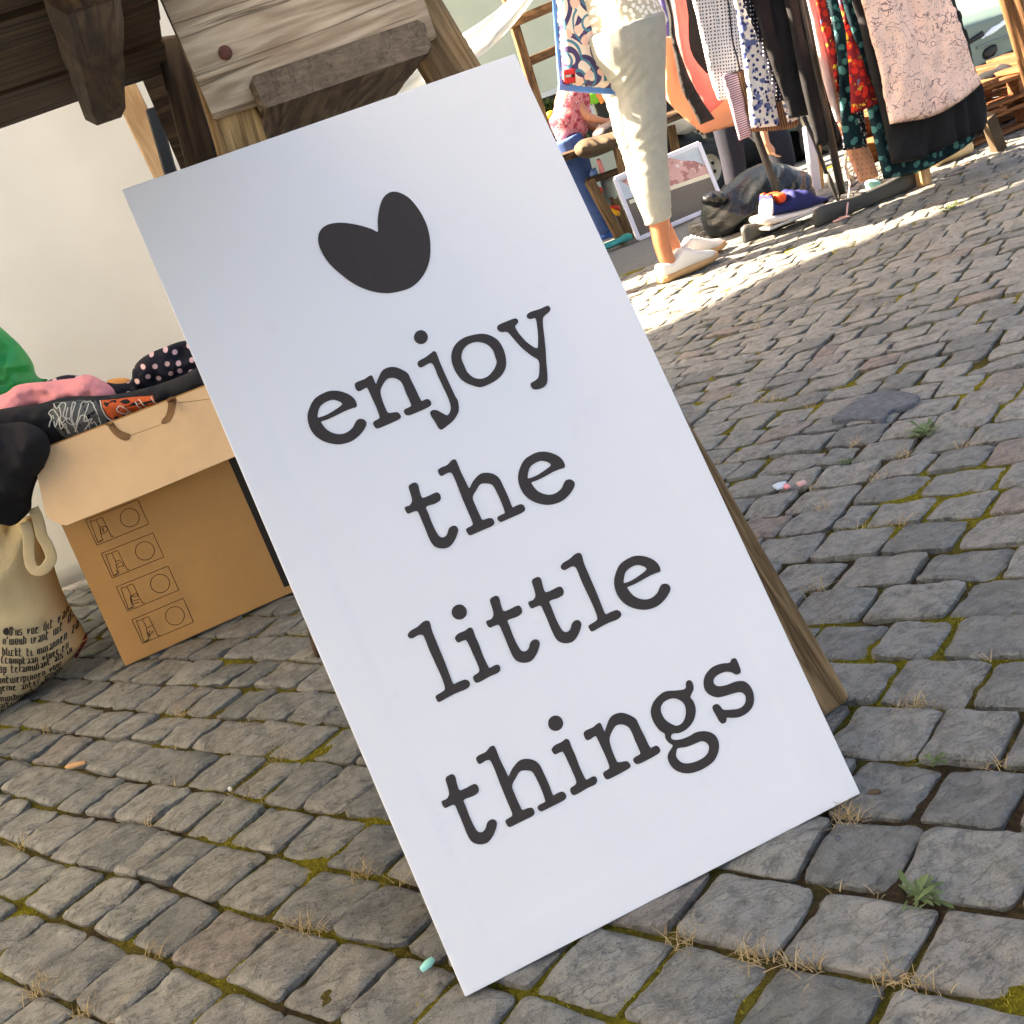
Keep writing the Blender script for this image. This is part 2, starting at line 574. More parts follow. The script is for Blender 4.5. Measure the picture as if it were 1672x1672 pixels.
# stone setts: tone attribute per stone, slate-like ledges, stains
def stone_material():
    m = NT('sett_stone', .55, .5)
    at = m.n('ShaderNodeAttribute', attribute_name='tone')
    sp = m.n('ShaderNodeSeparateColor'); m.l(at.outputs['Color'], sp.inputs[0])
    geo = m.n('ShaderNodeNewGeometry')
    pos = geo.outputs['Position']
    base = m.ramp(sp.outputs[0], [(0, srgb(104, 106, 103)), (.3, srgb(124, 125, 120)), (.6, srgb(137, 136, 129)), (.93, srgb(130, 128, 121)), (1, srgb(130, 117, 108))])
    n1 = m.noise(pos, 42, 8, .72)
    n2 = m.noise(pos, 330, 4, .65)
    mp = m.n('ShaderNodeMapping'); m.l(pos, mp.inputs[0])
    mp.inputs['Rotation'].default_value = (0, 0, -.55); mp.inputs['Scale'].default_value = (1, 2.6, 1)
    led = m.noise(mp.outputs[0], 15, 5, .62, .25)
    line = m.ramp(m.math('ABSOLUTE', m.math('SUBTRACT', led, .5)), [(0, (1, 1, 1)), (.012, (.6, .6, .6)), (.03, (0, 0, 0))])
    col = m.mix(m.math('MULTIPLY', m.ramp(n1, [(.36, (1, 1, 1)), (.52, (0, 0, 0))]), .6), base, srgb(72, 70, 64))
    col = m.mix(m.math('MULTIPLY', m.ramp(n1, [(.54, (0, 0, 0)), (.72, (1, 1, 1))]), .5), col, srgb(152, 148, 136))
    col = m.mix(m.math('MULTIPLY', line, .38), col, srgb(62, 59, 53))
    col = m.mix(m.math('MULTIPLY', m.ramp(n2, [(.55, (0, 0, 0)), (.66, (1, 1, 1))]), .6), col, srgb(60, 58, 52))
    li = m.noise(pos, 9, 4, .7)
    col = m.mix(m.math('MULTIPLY', m.ramp(li, [(.62, (0, 0, 0)), (.72, (1, 1, 1))]), .3), col, srgb(112, 102, 72))
    m.base(col)
    hgt = m.math('ADD', m.math('ADD', m.math('MULTIPLY', n1, 1.0), m.math('MULTIPLY', n2, .22)), m.math('MULTIPLY', m.ramp(led, [(.40, (0, 0, 0)), (.47, (.45, .45, .45)), (.5, (.5, .5, .5)), (.53, (1, 1, 1))]), .7))
    m.bump(hgt, .9, .006)
    return m.m

def bed_material():
    m = NT('joint_soil', .95, .1)
    at = m.n('ShaderNodeAttribute', attribute_name='moss')
    geo = m.n('ShaderNodeNewGeometry'); pos = geo.outputs['Position']
    n = m.noise(pos, 140, 5, .7)
    soil = m.ramp(n, [(.3, srgb(38, 31, 24)), (.6, srgb(70, 58, 42)), (.75, srgb(96, 82, 60))])
    moss = m.ramp(n, [(.3, srgb(74, 68, 16)), (.6, srgb(124, 116, 28)), (.78, srgb(164, 156, 52))])
    m.base(m.mix(at.outputs['Fac'], soil, moss))
    m.bump(n, .9, .008)
    return m.m

def leafy(name, c0, c1, rough=.7, trans=.3):
    m = NT(name, rough, .3)
    geo = m.n('ShaderNodeNewGeometry')
    m.base(m.ramp(geo.outputs['Random Per Island'], [(0, c0), (1, c1)]))
    if trans:
        out = m.t.nodes['Material Output']
        tr = m.n('ShaderNodeBsdfTranslucent'); tr.inputs[0].default_value = c1
        mx = m.n('ShaderNodeMixShader'); mx.inputs[0].default_value = trans
        m.l(m.b.outputs[0], mx.inputs[1]); m.l(tr.outputs[0], mx.inputs[2]); m.l(mx.outputs[0], out.inputs[0])
    return m.m

def translucent(name, c, trans=.4, rough=.5, bump=.2, bscale=12, var=.1, spec=.3):
    m = NT(name, rough, spec)
    v = m.coord()
    col = m.ramp(m.noise(v, 3, 3), [(.3, scl(c, 1 - var)), (.7, scl(c, 1 + var))])
    m.base(col)
    m.bump(m.noise(v, bscale, 4), bump, .01)
    out = m.t.nodes['Material Output']
    tr = m.n('ShaderNodeBsdfTranslucent'); m.l(col, tr.inputs[0])
    mx = m.n('ShaderNodeMixShader'); mx.inputs[0].default_value = trans
    m.l(m.b.outputs[0], mx.inputs[1]); m.l(tr.outputs[0], mx.inputs[2]); m.l(mx.outputs[0], out.inputs[0])
    return m.m

def end_grain():
    m = NT('end_grain', .9, .15)
    v = m.coord(scale=(1, 1, 1))
    sp = m.n('ShaderNodeSeparateXYZ'); m.l(v, sp.inputs[0])
    fine = m.noise(m.coord(scale=(8, 30, 120)), 2.2, 6, .7)
    mid = m.noise(v, 45, 5, .7)
    crk = m.noise(m.coord(scale=(8, 60, 14)), 1.0, 3, .5, .5)
    crm = m.ramp(m.math('ABSOLUTE', m.math('SUBTRACT', crk, .5)), [(0, (1, 1, 1)), (.016, (0, 0, 0))])
    crk2 = m.noise(m.coord(scale=(8, 13, 60), loc=(3, 1, 2)), 1.0, 3, .6, .8)
    crm2 = m.ramp(m.math('ABSOLUTE', m.math('SUBTRACT', crk2, .5)), [(0, (1, 1, 1)), (.014, (0, 0, 0))])
    c = m.ramp(m.math('ADD', m.math('MULTIPLY', fine, .5), m.math('MULTIPLY', mid, .5)),
               [(.3, srgb(92, 79, 67)), (.5, srgb(126, 111, 96)), (.68, srgb(152, 136, 118))])
    cr = m.math('MAXIMUM', crm, m.math('MULTIPLY', crm2, .6))
    c = m.mix(m.math('MULTIPLY', cr, .5), c, srgb(58, 47, 38))
    m.base(c)
    m.bump(m.math('SUBTRACT', m.math('ADD', fine, mid), m.math('MULTIPLY', cr, 1.0)), .5, .004)
    return m.m

M = {}
M['sett'] = stone_material()
M['bed'] = bed_material()
M['moss'] = leafy('moss_green', srgb(96, 88, 18), srgb(176, 168, 52), .9, .25)
M['straw'] = leafy('dry_straw', srgb(128, 104, 68), srgb(206, 184, 140), .8, .3)
M['weed'] = leafy('weed_green', srgb(78, 96, 58), srgb(122, 142, 92), .6, .3)
M['asphalt'] = plain('asphalt', srgb(98, 100, 98), .85, .2, 14, .5, 240)
M['blue_stone'] = plain('blue_stone', srgb(88, 92, 98), .75, .4, 60, .9, 160, bdist=.006)
def board_material():
    # white painted hardboard: faint smudges, grime in patches, the stretcher bars telegraphing through the face
    m = NT('white_board', .5, .3)
    v = m.coord()
    sm = m.noise(v, 3.2, 5, .6); sm2 = m.noise(v, 14, 6, .7); gr = m.noise(v, 60, 4, .7)
    c = m.mix(m.math('MULTIPLY', m.ramp(sm, [(.45, (0, 0, 0)), (.75, (1, 1, 1))]), .35), (.80, .80, .80, 1), (.755, .75, .74, 1))
    c = m.mix(m.math('MULTIPLY', m.ramp(sm2, [(.62, (0, 0, 0)), (.72, (1, 1, 1))]), .22), c, (.66, .65, .63, 1))
    c = m.mix(m.math('MULTIPLY', m.ramp(gr, [(.72, (0, 0, 0)), (.78, (1, 1, 1))]), .25), c, (.55, .53, .5, 1))
    m.base(c)
    sp = m.n('ShaderNodeSeparateXYZ'); m.l(v, sp.inputs[0])
    dv = m.n('ShaderNodeVectorMath', operation='DOT_PRODUCT'); m.l(v, dv.inputs[0]); dv.inputs[1].default_value = (0, -0.42263, -0.90631)
    fx = m.math('SUBTRACT', .25, m.math('ABSOLUTE', sp.outputs[0])); fy = m.math('SUBTRACT', .4893, m.math('ABSOLUTE', dv.outputs['Value']))
    d = m.math('MINIMUM', fx, fy)
    rel = m.ramp(d, [(.040, (1, 1, 1)), (.052, (0, 0, 0))])
    nb = m.bump(rel, .35, .002)
    m.bump(m.noise(v, 420, 3), .05, .001, nb)
    m.l(m.ramp(sm2, [(.3, (.42, .42, .42)), (.7, (.6, .6, .6))]), m.b.inputs['Roughness'])
    return m.m
M['white_board'] = board_material()
M['white_edge'] = plain('white_edge', (.76, .755, .75, 1), .6, .03, 20, .1, 200)
M['print_black'] = plain('print_black', srgb(54, 46, 42), .55, .10, 160, .08, 500)
M['print_brown'] = plain('print_brown', srgb(66, 46, 30), .8, .1, 80, .0)
M['plank'] = wood('weathered_plank', srgb(222, 204, 178), srgb(156, 134, 110), 1.0, .8, crack=.75)
M['plank_dark'] = wood('dark_board', srgb(104, 82, 58), srgb(52, 38, 26), .8, .75)  # dark brown wood of the table boards, rear legs and far table
M['beam_side'] = wood('old_beam', srgb(146, 126, 106), srgb(84, 70, 58), .9, .85, crack=.6)
M['end_grain'] = end_grain()
M['leg_yellow'] = wood('yellow_leg', srgb(196, 162, 112), srgb(132, 102, 64), .8, .65)
M['leg_brown'] = wood('oak_leg', srgb(146, 118, 84), srgb(92, 68, 44), 1.1, .75)
M['leg_mid'] = wood('brown_trestle_leg', srgb(166, 136, 98), srgb(104, 80, 52), 1.2, .75, crack=.6)
M['post_tan'] = wood('tan_post', srgb(206, 168, 122), srgb(166, 126, 84), .7, .7, crack=.2)
M['post_brown'] = wood('brown_post', srgb(150, 112, 74), srgb(88, 60, 38), .8, .7)
M['pallet'] = wood('pallet_wood', srgb(146, 96, 58), srgb(88, 52, 30), .8, .7)
M['rust'] = plain('rusty_nail', srgb(112, 72, 66), .7, .3, 120, .5, 300, metal=.4)
M['cream_sheet'] = translucent('cream_sheet', srgb(240, 237, 228), .27, .6, .12, 5, .05)
M['clear_sheet'] = translucent('clear_sheet', srgb(226, 230, 228), .55, .25, .3, 9, .06)
M['added_canopy'] = translucent('added_canopy_cloth', srgb(226, 224, 214), .05, .8, .1, 6, .05)  # cloth of both added roofs that block the sun
def card_material(name, c):
    m = NT(name, .84, .2)
    v = m.coord()
    f = m.noise(v, 6, 6, .65); g_ = m.noise(v, 90, 4, .7)
    col = m.ramp(f, [(.25, scl(c, .9)), (.75, scl(c, 1.07))])
    col = m.mix(m.math('MULTIPLY', m.ramp(g_, [(.6, (0, 0, 0)), (.75, (1, 1, 1))]), .18), col, scl(c, .7))
    sc_ = m.noise(m.coord(scale=(3, 3, 40)), 3, 3, .5)
    col = m.mix(m.math('MULTIPLY', m.ramp(sc_, [(.66, (0, 0, 0)), (.7, (1, 1, 1))]), .2), col, scl(c, 1.18))
    m.base(col)
    w = m.n('ShaderNodeTexWave'); w.bands_direction = 'X'; w.inputs['Scale'].default_value = 48; w.inputs['Distortion'].default_value = .4
    m.l(v, w.inputs['Vector'])
    nb = m.bump(w.outputs['Fac'], .06, .002)
    m.bump(m.noise(v, 11, 4), .18, .01, nb)
    return m.m
M['card'] = card_material('cardboard_inside', srgb(226, 190, 148))
M['card_out'] = card_material('cardboard_outside', srgb(196, 146, 90))
M['card_dark'] = plain('cardboard_cut', srgb(142, 104, 68), .85, .12, 60, .3, 200)
M['card_black'] = plain('black_print', srgb(46, 40, 34), .7, .1, 60, 0)
M['pink_cloth'] = plain('pink_sweat_cloth', srgb(236, 150, 152), .95, .07, 40, .3, 220)
M['black_cloth'] = plain('black_jersey', srgb(30, 29, 33), .92, .2, 14, .25, 160)
M['grey_print'] = plain('grey_print', srgb(92, 94, 92), .8, .1, 40, .1, 200)
M['white_print'] = plain('white_print', srgb(208, 206, 196), .8, .05, 40, 0)
M['orange_print'] = plain('orange_print', srgb(206, 92, 44), .75, .12, 30, .1, 200)
M['dot_cloth'] = pattern('pink_dots_on_navy', srgb(26, 26, 38), [('poly', 40, .2, srgb(224, 186, 186), 3.1)])
M['green_bag'] = translucent('green_plastic', srgb(40, 190, 116), .5, .28, .5, 18, .12, .5)
M['canvas'] = plain('natural_canvas', srgb(204, 184, 144), .92, .06, 12, .35, 330)
M['red_print'] = plain('red_print', srgb(120, 44, 44), .8, .2, 40, 0)
M['jeans_grey'] = plain('grey_jeans', srgb(160, 160, 151), .9, .10, 26, .45, 260)
M['skin'] = plain('skin', srgb(186, 128, 98), .55, .08, 20, .15, 200)
M['skin_tan'] = plain('tanned_skin', srgb(176, 112, 80), .5, .08, 20, .15, 200)
M['shoe_white'] = plain('white_leather', srgb(212, 208, 202), .6, .04, 20, .2, 120)
M['gum'] = plain('gum_sole', srgb(176, 138, 96), .7, .08, 30, .2, 120)
M['lace'] = plain('lace_white', srgb(230, 226, 218), .8, .05, 30, .2, 200)
M['shirt_spot'] = pattern('grey_shirt_white_spots', srgb(196, 188, 166), [('spot', 46, .34, srgb(246, 242, 232), 1.3)])
M['white_cloth'] = plain('white_cotton', srgb(238, 234, 232), .9, .04, 20, .2, 200)
M['hair_brown'] = plain('brown_hair', srgb(92, 64, 44), .5, .3, 60, .5, 90)
M['hair_grey'] = plain('grey_hair', srgb(150, 140, 128), .5, .3, 60, .5, 90)
M['paisley'] = pattern('paisley_print', srgb(240, 220, 200), [('ring', 7, .25, srgb(78, 66, 104), .4), ('ring', 8.5, .72, srgb(70, 130, 150), 2.2), ('spot', 13, .2, srgb(240, 196, 176), 5.2)], .6)
M['bag_blue'] = plain('blue_webbing', srgb(92, 146, 214), .6, .06, 20, .2, 300)
M['tag_red'] = plain('red_label', srgb(226, 52, 48), .6, .05, 20, 0)
M['blouse'] = pattern('pink_floral_blouse', srgb(196, 122, 126), [('blotch', 22, .53, srgb(156, 62, 76), .7), ('blotch', 26, .60, srgb(214, 172, 166), 3.0), ('spot', 24, .10, srgb(92, 60, 84), 6.0)])
M['denim'] = plain('blue_denim', srgb(58, 86, 138), .9, .25, 16, .3, 260)
M['shoe_blue'] = plain('blue_shoe', srgb(60, 116, 206), .5, .1, 20, .1, 200)
M['teal'] = plain('teal_plastic', srgb(28, 130, 132), .45, .1, 10, .1, 40)
M['chalkboard'] = plain('chalkboard', srgb(38, 46, 42), .75, .15, 8, .1, 60)
M['paint_green'] = plain('green_paint', srgb(108, 196, 52), .6, .05, 20, 0)
M['paint_orange'] = plain('orange_paint', srgb(236, 160, 84), .6, .05, 20, 0)
M['paint_yellow'] = plain('yellow_paint', srgb(226, 206, 52), .6, .05, 20, 0)
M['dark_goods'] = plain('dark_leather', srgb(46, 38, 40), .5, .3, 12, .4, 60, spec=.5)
M['brown_goods'] = plain('brown_suede', srgb(82, 68, 52), .85, .25, 14, .4, 80)
M['pale_panel'] = plain('pale_panel', srgb(176, 188, 172), .6, .05, 6, .05, 60)
M['red_goods'] = plain('red_plastic', srgb(212, 66, 48), .5, .1, 12, 0)
M['yellow_goods'] = plain('yellow_plastic', srgb(232, 176, 48), .5, .1, 12, 0)
M['blue_goods'] = plain('blue_plastic', srgb(84, 120, 176), .5, .1, 12, 0)
M['frame_white'] = plain('white_frame', srgb(220, 222, 238), .4, .03, 20, 0, spec=.5)
M['pic_sky'] = plain('poster_pale_blue', srgb(188, 204, 218), .35, .12, 9, 0, spec=.5)
M['pic_pink'] = pattern('poster_pink_hills', srgb(206, 164, 160), [('blotch', 10, .52, srgb(172, 122, 120), 1.1), ('blotch', 14, .6, srgb(222, 204, 206), 4.0)], .35, 0)
M['pic_cream'] = plain('poster_cream', srgb(226, 220, 198), .35, .05, 9, 0, spec=.5)
M['pic_grey'] = plain('poster_grey', srgb(104, 98, 94), .35, .08, 5, 0, spec=.5)
M['tyre'] = plain('tyre_rubber', srgb(46, 48, 50), .8, .15, 20, .3, 120)
M['rim'] = plain('steel_rim', srgb(176, 170, 154), .45, .1, 20, 0, metal=.3)
M['van_white'] = plain('white_bodywork', srgb(232, 236, 234), .25, .03, 4, 0, spec=.5)
M['car_green'] = plain('grey_green_bodywork', srgb(92, 112, 110), .3, .06, 3, 0, spec=.4)
M['car_dark'] = plain('black_trim', srgb(24, 27, 30), .5, .2, 10, .1, 80)
M['lamp_glass'] = plain('headlamp_glass', srgb(206, 222, 240), .08, .15, 16, .2, 50, spec=.8)
M['dark_glass'] = plain('dark_glass', srgb(34, 44, 46), .06, .1, 4, 0, spec=.8)
M['black_metal'] = plain('black_steel', srgb(34, 34, 34), .42, .12, 10, .05, 90, spec=.5)
M['rack_foot'] = plain('grey_plastic_foot', srgb(62, 62, 60), .5, .1, 10, .1, 120)
M['silver'] = plain('aluminium', srgb(200, 200, 196), .3, .06, 12, 0, metal=.8)
M['bin_bag'] = plain('black_bin_bag', srgb(28, 33, 35), .25, .2, 8, .5, 40, spec=.6, bdist=.01)
M['navy'] = plain('navy_mesh', srgb(30, 36, 92), .75, .2, 40, .3, 260)
M['neon'] = plain('orange_lining', srgb(244, 84, 44), .7, .08, 30, .1, 200)
M['sole_white'] = plain('white_foam', srgb(236, 222, 214), .6, .04, 20, .1, 100)
M['wheel_cream'] = plain('cream_wheel', srgb(228, 214, 178), .5, .06, 20, 0)
M['mint'] = plain('mint_plastic', srgb(150, 226, 218), .4, .05, 10, 0)
M['wall_render'] = plain('grey_green_render', srgb(196, 202, 178), .9, .07, 2.5, .3, 50)
M['house_render'] = plain('ochre_render', srgb(206, 186, 150), .9, .06, 2, .3, 50)
M['roof_tile'] = plain('roof_tile', srgb(140, 78, 58), .8, .15, 8, .4, 30)
M['window_white'] = plain('window_frame', srgb(220, 224, 218), .5, .03, 10, 0)
M['leaf'] = leafy('leaf_green', srgb(52, 74, 36), srgb(116, 136, 74), .6, .3)
# garments
M['g_pink'] = pattern('blush_twig_print', srgb(240, 204, 188), [('twig', 14, .0085, srgb(150, 120, 120), 2.2), ('twig', 21, .008, srgb(160, 128, 124), 7.7), ('spot', 58, .075, srgb(112, 92, 104), 4.0)])
M['chip'] = plain('bleached_chip', srgb(196, 152, 108), .8, .1, 30, .2, 100)
M['g_black'] = plain('black_crepe', srgb(24, 24, 27), .9, .2, 10, .2, 200)
M['g_teal'] = pattern('teal_leaf_print', srgb(14, 40, 48), [('spot', 24, .26, srgb(66, 124, 122), 1.0), ('blotch', 26, .62, srgb(28, 78, 82), 5.0)])
M['g_red'] = pattern('red_floral_print', srgb(132, 34, 40), [('spot', 26, .30, srgb(214, 52, 42), 1.5), ('blotch', 34, .60, srgb(206, 172, 60), 3.0), ('blotch', 30, .64, srgb(96, 112, 146), 8.0)])
M['g_bw'] = pattern('black_white_fleck', srgb(30, 32, 40), [('blotch', 75, .55, srgb(196, 198, 200), 2.0)])
M['g_peach'] = pattern('peach_dot_cloth', srgb(216, 156, 128), [('dot', 46, .16, srgb(186, 118, 96), 1.0)])
M['g_pale'] = plain('pale_pink_cloth', srgb(214, 186, 180), .9, .06, 20, .2, 200)
M['navy_trouser'] = plain('navy_twill', srgb(26, 28, 40), .9, .15, 12, .2, 200)
M['g_dotnavy'] = pattern('navy_white_dots', srgb(24, 26, 40), [('dot', 62, .14, srgb(214, 214, 218), 1.0)])
M['g_floral'] = pattern('blue_white_floral', srgb(222, 220, 216), [('blotch', 24, .53, srgb(92, 106, 152), 2.0), ('spot', 34, .22, srgb(44, 56, 108), 5.0)])
M['g_check'] = pattern('white_shirt_dots', srgb(236, 232, 228), [('dot', 72, .24, srgb(70, 76, 98), 1.0)])
M['g_brown'] = pattern('brown_pleats', srgb(96, 70, 54), [('vstripe', 26, .6, srgb(150, 116, 88), 1.0)])
M['g_purple'] = pattern('purple_stripe', srgb(206, 186, 192), [('hstripe', 34, .5, srgb(132, 92, 108), 1.0)])
M['g_coral'] = plain('coral_cloth', srgb(222, 118, 112), .9, .07, 20, .2, 200)
M['g_orange'] = translucent('orange_cloth', srgb(232, 178, 146), .3, .9, .2, 60, .06)
M['g_lace'] = plain('black_lace', srgb(40, 36, 36), .85, .35, 60, .5, 120)
M['g_bluepurple'] = plain('violet_cloth', srgb(96, 100, 168), .9, .1, 20, .2, 200)
# ------------------------------------------------------------------ ground, road, pavement
ROAD_Y = 4.55
SLOPE = 0.105
def road_z(y):
    return -0.012 if y < ROAD_Y else -0.012 - SLOPE * (min(y, 11.5) - ROAD_Y)

def grid_mesh(name, xs, ys, zf):
    verts = [(x, y, zf(x, y)) for y in ys for x in xs]
    nx = len(xs)
    faces = [(j * nx + i, j * nx + i + 1, (j + 1) * nx + i + 1, (j + 1) * nx + i) for j in range(len(ys) - 1) for i in range(nx - 1)]
    return mesh_from(name, verts, faces, True)

g = link('ground', grid_mesh('ground', [-300, -20, -6, 0, 6, 20, 300], [-300, -20, 0, 4, 6, 9, 11.5, 20, 60, 300],
         lambda x, y: -0.09 + (road_z(y) if y > ROAD_Y else 0)), M['asphalt'])
tag(g, kind='structure')
road = link('road', grid_mesh('road', [-8 + .25 * k for k in range(81)], [ROAD_Y + .12 * k for k in range(90)],
            lambda x, y: road_z(y) + .006 * noise.noise((x * 2, y * 2, 0))), M['asphalt'])
tag(road, kind='structure')

# the courses of the setts were measured in the photograph: u runs along a course, v counts courses
CU = (4.406, -8.268, 0.005, 0.474, -0.165)
CV = (6.9, 5.059, -0.466, 0.538, 0.589)
def uv_of(x, y):
    q = (x, y, x * x, x * y, y * y)
    return sum(a * b for a, b in zip(CU, q)), sum(a * b for a, b in zip(CV, q))
def xy_of(u, v, x, y):
    for _ in range(7):
        fu, fv = uv_of(x, y)
        a = CU[0] + 2 * CU[2] * x + CU[3] * y; b = CU[1] + CU[3] * x + 2 * CU[4] * y
        c = CV[0] + 2 * CV[2] * x + CV[3] * y; d = CV[1] + CV[3] * x + 2 * CV[4] * y
        det = a * d - b * c
        x += (d * (u - fu) - b * (v - fv)) / det
        y += (-c * (u - fu) + a * (v - fv)) / det
    return x, y

def paved(x, y):
    if x < -2.0 or x > 4.6 or y < 0.25 or y > 5.35: return False
    return y < ROAD_Y + .02 + max(0.0, min(1.0, (x - 2.2) / .3)) * .8

def vline(k, u):
    return k + .09 * noise.noise((u * .35, k * 1.7, 2.0)) + .05 * noise.noise((u * 1.3, k * 3.1, 5.0))

def stone_geo(c4, n, seed, tone):
    """closed sett: rounded worn outline, cleft top; corners are ground points"""
    bx = lambda s, t: (c4[0] * ((1 - s) * (1 - t) / 4) + c4[1] * ((1 + s) * (1 - t) / 4) + c4[2] * ((1 + s) * (1 + t) / 4) + c4[3] * ((1 - s) * (1 + t) / 4))
    r = random.Random(seed)
    tilt = (r.uniform(-.0028, .0028), r.uniform(-.0028, .0028)); lift = r.uniform(-.002, .002)
    sx, sy = r.uniform(0, 50), r.uniform(0, 50)
    ang = -.55 + r.uniform(-.5, .5); cs, sn = math.cos(ang), math.sin(ang)
    ks = [-1 + 2 * i / n for i in range(n + 1)]
    if n <= 6:
        ks = [-1] + [-.9 + 1.8 * i / (n - 2) for i in range(n - 1)] + [1]
    else:
        ks = [math.copysign(abs(k) ** .7, k) for k in ks]
    verts = []; faces = []
    pw = r.uniform(7, 18)
    for t in ks:
        for s in ks:
            m = max(abs(s), abs(t))
            f = m / ((abs(s) ** pw + abs(t) ** pw) ** (1 / pw)) if m > 1e-6 else 1
            a = math.atan2(t, s)
            w = 1 + m * (.035 * noise.noise((math.cos(a) * 1.6 + sx, math.sin(a) * 1.6 + sy, 1)) + .022 * noise.noise((math.cos(a) * 5 + sx, math.sin(a) * 5, sy)))
            p = bx(s * f * w, t * f * w)
            e = max(0.0, (m - .88) / .12)
            q = (p.x * cs + p.y * sn, -p.x * sn + p.y * cs)
            st = noise.noise((q[0] * 11 + sx, q[1] * 24 + sy, 3)) + .35 * noise.noise((q[0] * 40, q[1] * 70, sy))
            step = .0019 * (round(st * 2.6) + .35 * st)
            z = lift + tilt[0] * s + tilt[1] * t + .0035 * noise.noise((p.x * 22 + sx, p.y * 22, sy)) + step - (.0042 if n > 6 else .0022) * e ** 1.5 - .003
            verts.append(Vector((p.x, p.y, z)))
    N = n + 1
    for j in range(n):
        for i in range(n):
            faces.append((j * N + i, j * N + i + 1, (j + 1) * N + i + 1, (j + 1) * N + i))
    ring = [i for i in range(N)] + [j * N + n for j in range(1, N)] + [n * N + i for i in range(n - 1, -1, -1)] + [j * N for j in range(n - 1, 0, -1)]
    base = len(verts)
    ctr = bx(0, 0)
    for i in ring: verts.append(verts[i].copy())
    base2 = len(verts)
    for i in ring:
        v = verts[i]; d = (Vector((v.x, v.y, 0)) - ctr) * .03
        verts.append(Vector((v.x + d.x, v.y + d.y, -.045)))
    L = len(ring)
    for k in range(L):
        faces.append((base + k, base2 + k, base2 + (k + 1) % L, base + (k + 1) % L))
    return verts, faces

SIGN_Q = [(197, 309), (841, 88), (1406, 1297), (760, 1627)]
BOX_Q = [(60, 780), (330, 630), (385, 745), (490, 965), (205, 1092)]
def inq(q, x, y):
    c = False
    for (ax, ay), (bx_, by) in zip(q, q[1:] + q[:1]):
        if (ay > y) != (by > y) and x < ax + (y - ay) / (by - ay) * (bx_ - ax): c = not c
    return c

stones = []
vmin = int(min(uv_of(x, y)[1] for x in (-2, 4.6) for y in (.25, 5.3))) - 2
vmax = int(max(uv_of(x, y)[1] for x in (-2, 4.6) for y in (.25, 5.3))) + 2
rs = random.Random(5)
for k in range(vmin, vmax):
    u = -48 + rs.random()
    gx, gy = None, None
    while u < 26:
        du = rs.uniform(.84, 1.22) if rs.random() > .06 else rs.uniform(.45, .7)
        um = u + du / 2
        x, y = (1.0, 2.0) if gx is None else (gx, gy)
        x, y = xy_of(um, k + .5, x, y)
        if not (-6 < x < 9 and -4 < y < 9): gx = None
        else: gx, gy = x, y
        if paved(x, y) and abs(uv_of(x, y)[0] - um) < .01:
            gw = .032 + .026 * rs.random()
            gp = .028 + .028 * rs.random()
            cs = []
            for (a, b, o, w) in ((u, 0, 1, 1), (u + du, 0, -1, 1), (u + du, 1, -1, -1), (u, 1, 1, -1)):
                uu = a + o * gp + rs.uniform(-.028, .028)
                vv = vline(k + b, a) + w * gw + rs.uniform(-.02, .02)
                X, Y = xy_of(uu, vv, x, y)
                cs.append(Vector((X, Y, 0)))
            ctr = sum(cs, Vector()) / 4
            px, py, dz = proj(ctr)
            ar = ((cs[2] - cs[0]).cross(cs[3] - cs[1])).length / 2
            inframe = dz > .2 and -40 < px < 1712 and -40 < py < 1712
            seen = inframe and not inq(SIGN_Q, px, py) and not inq(BOX_Q, px, py)
            pa = ar * (CAM_LOC.z) / max(dz, .2) ** 3 if dz > .2 else 0
            stones.append([pa if seen else 0, cs, dz, inframe, rs.random()])
        u += du
stones.sort(key=lambda s: -s[0])
print('stones', len(stones), 'seen', sum(1 for s in stones if s[0] > 0))

# joint bed: the pavement itself, soil and moss between the stones
def moss_at(x, y):
    a = noise.noise((x * 3.1, y * 3.1, 1.0)) + .6 * noise.noise((x * 11, y * 11, 4.0)) + .35 * noise.noise((x * 31, y * 31, 9.0))
    return min(1.0, max(0.0, .46 + a * 1.1))
def bed_z(x, y):
    return -.0132 + .004 * noise.noise((x * 16, y * 16, 0)) + .0035 * noise.noise((x * 55, y * 55, 3)) + .004 * moss_at(x, y)
xs = [-2.2 + .026 * k for k in range(264)]
ys = [.1 + .026 * k for k in range(207)]
bed_me = grid_mesh('pavement', xs, ys, bed_z)
at = bed_me.attributes.new('moss', 'FLOAT', 'POINT')
at.data.foreach_set('value', [moss_at(v.co.x, v.co.y) for v in bed_me.vertices])
bm = bmesh.new(); bm.from_mesh(bed_me)
bmesh.ops.delete(bm, geom=[v for v in bm.verts if v.co.y > ROAD_Y + .03 and not paved(v.co.x, v.co.y - .06)], context='VERTS')
bm.to_mesh(bed_me); bm.free()
pavement = link('pavement', bed_me, M['bed'])
tag(pavement, kind='structure')

def tone_mesh(me, tones):
    a = me.color_attributes.new('tone', 'FLOAT_COLOR', 'POINT')
    a.data.foreach_set('color', [c for t in tones for c in (t, t, t, 1.0)])

rest_v, rest_f, rest_t = [], [], []
for i, (pa, cs, dz, infr, tn) in enumerate(stones):
    big = i < 300 and pa > 0
    n = 16 if (big and dz < 1.6) else 10 if (big and dz < 2.2) else 6 if big else (5 if infr else 4)
    v, f = stone_geo(cs, n, i * 7 + 1, tn)
    if big:
        c = sum(cs, Vector()) / 4
        me = mesh_from('paving_stone', [q - c for q in v], f, True)
        tone_mesh(me, [tn] * len(v))
        link('paving_stone', me, M['sett'], pavement, c)
    else:
        o = len(rest_v)
        rest_v += v; rest_f += [tuple(a + o for a in q) for q in f]; rest_t += [tn] * len(v)
me = mesh_from('far_paving_stones', rest_v, rest_f, True)
tone_mesh(me, rest_t)
tag(link('far_paving_stones', me, M['sett'], pavement), kind='stuff')

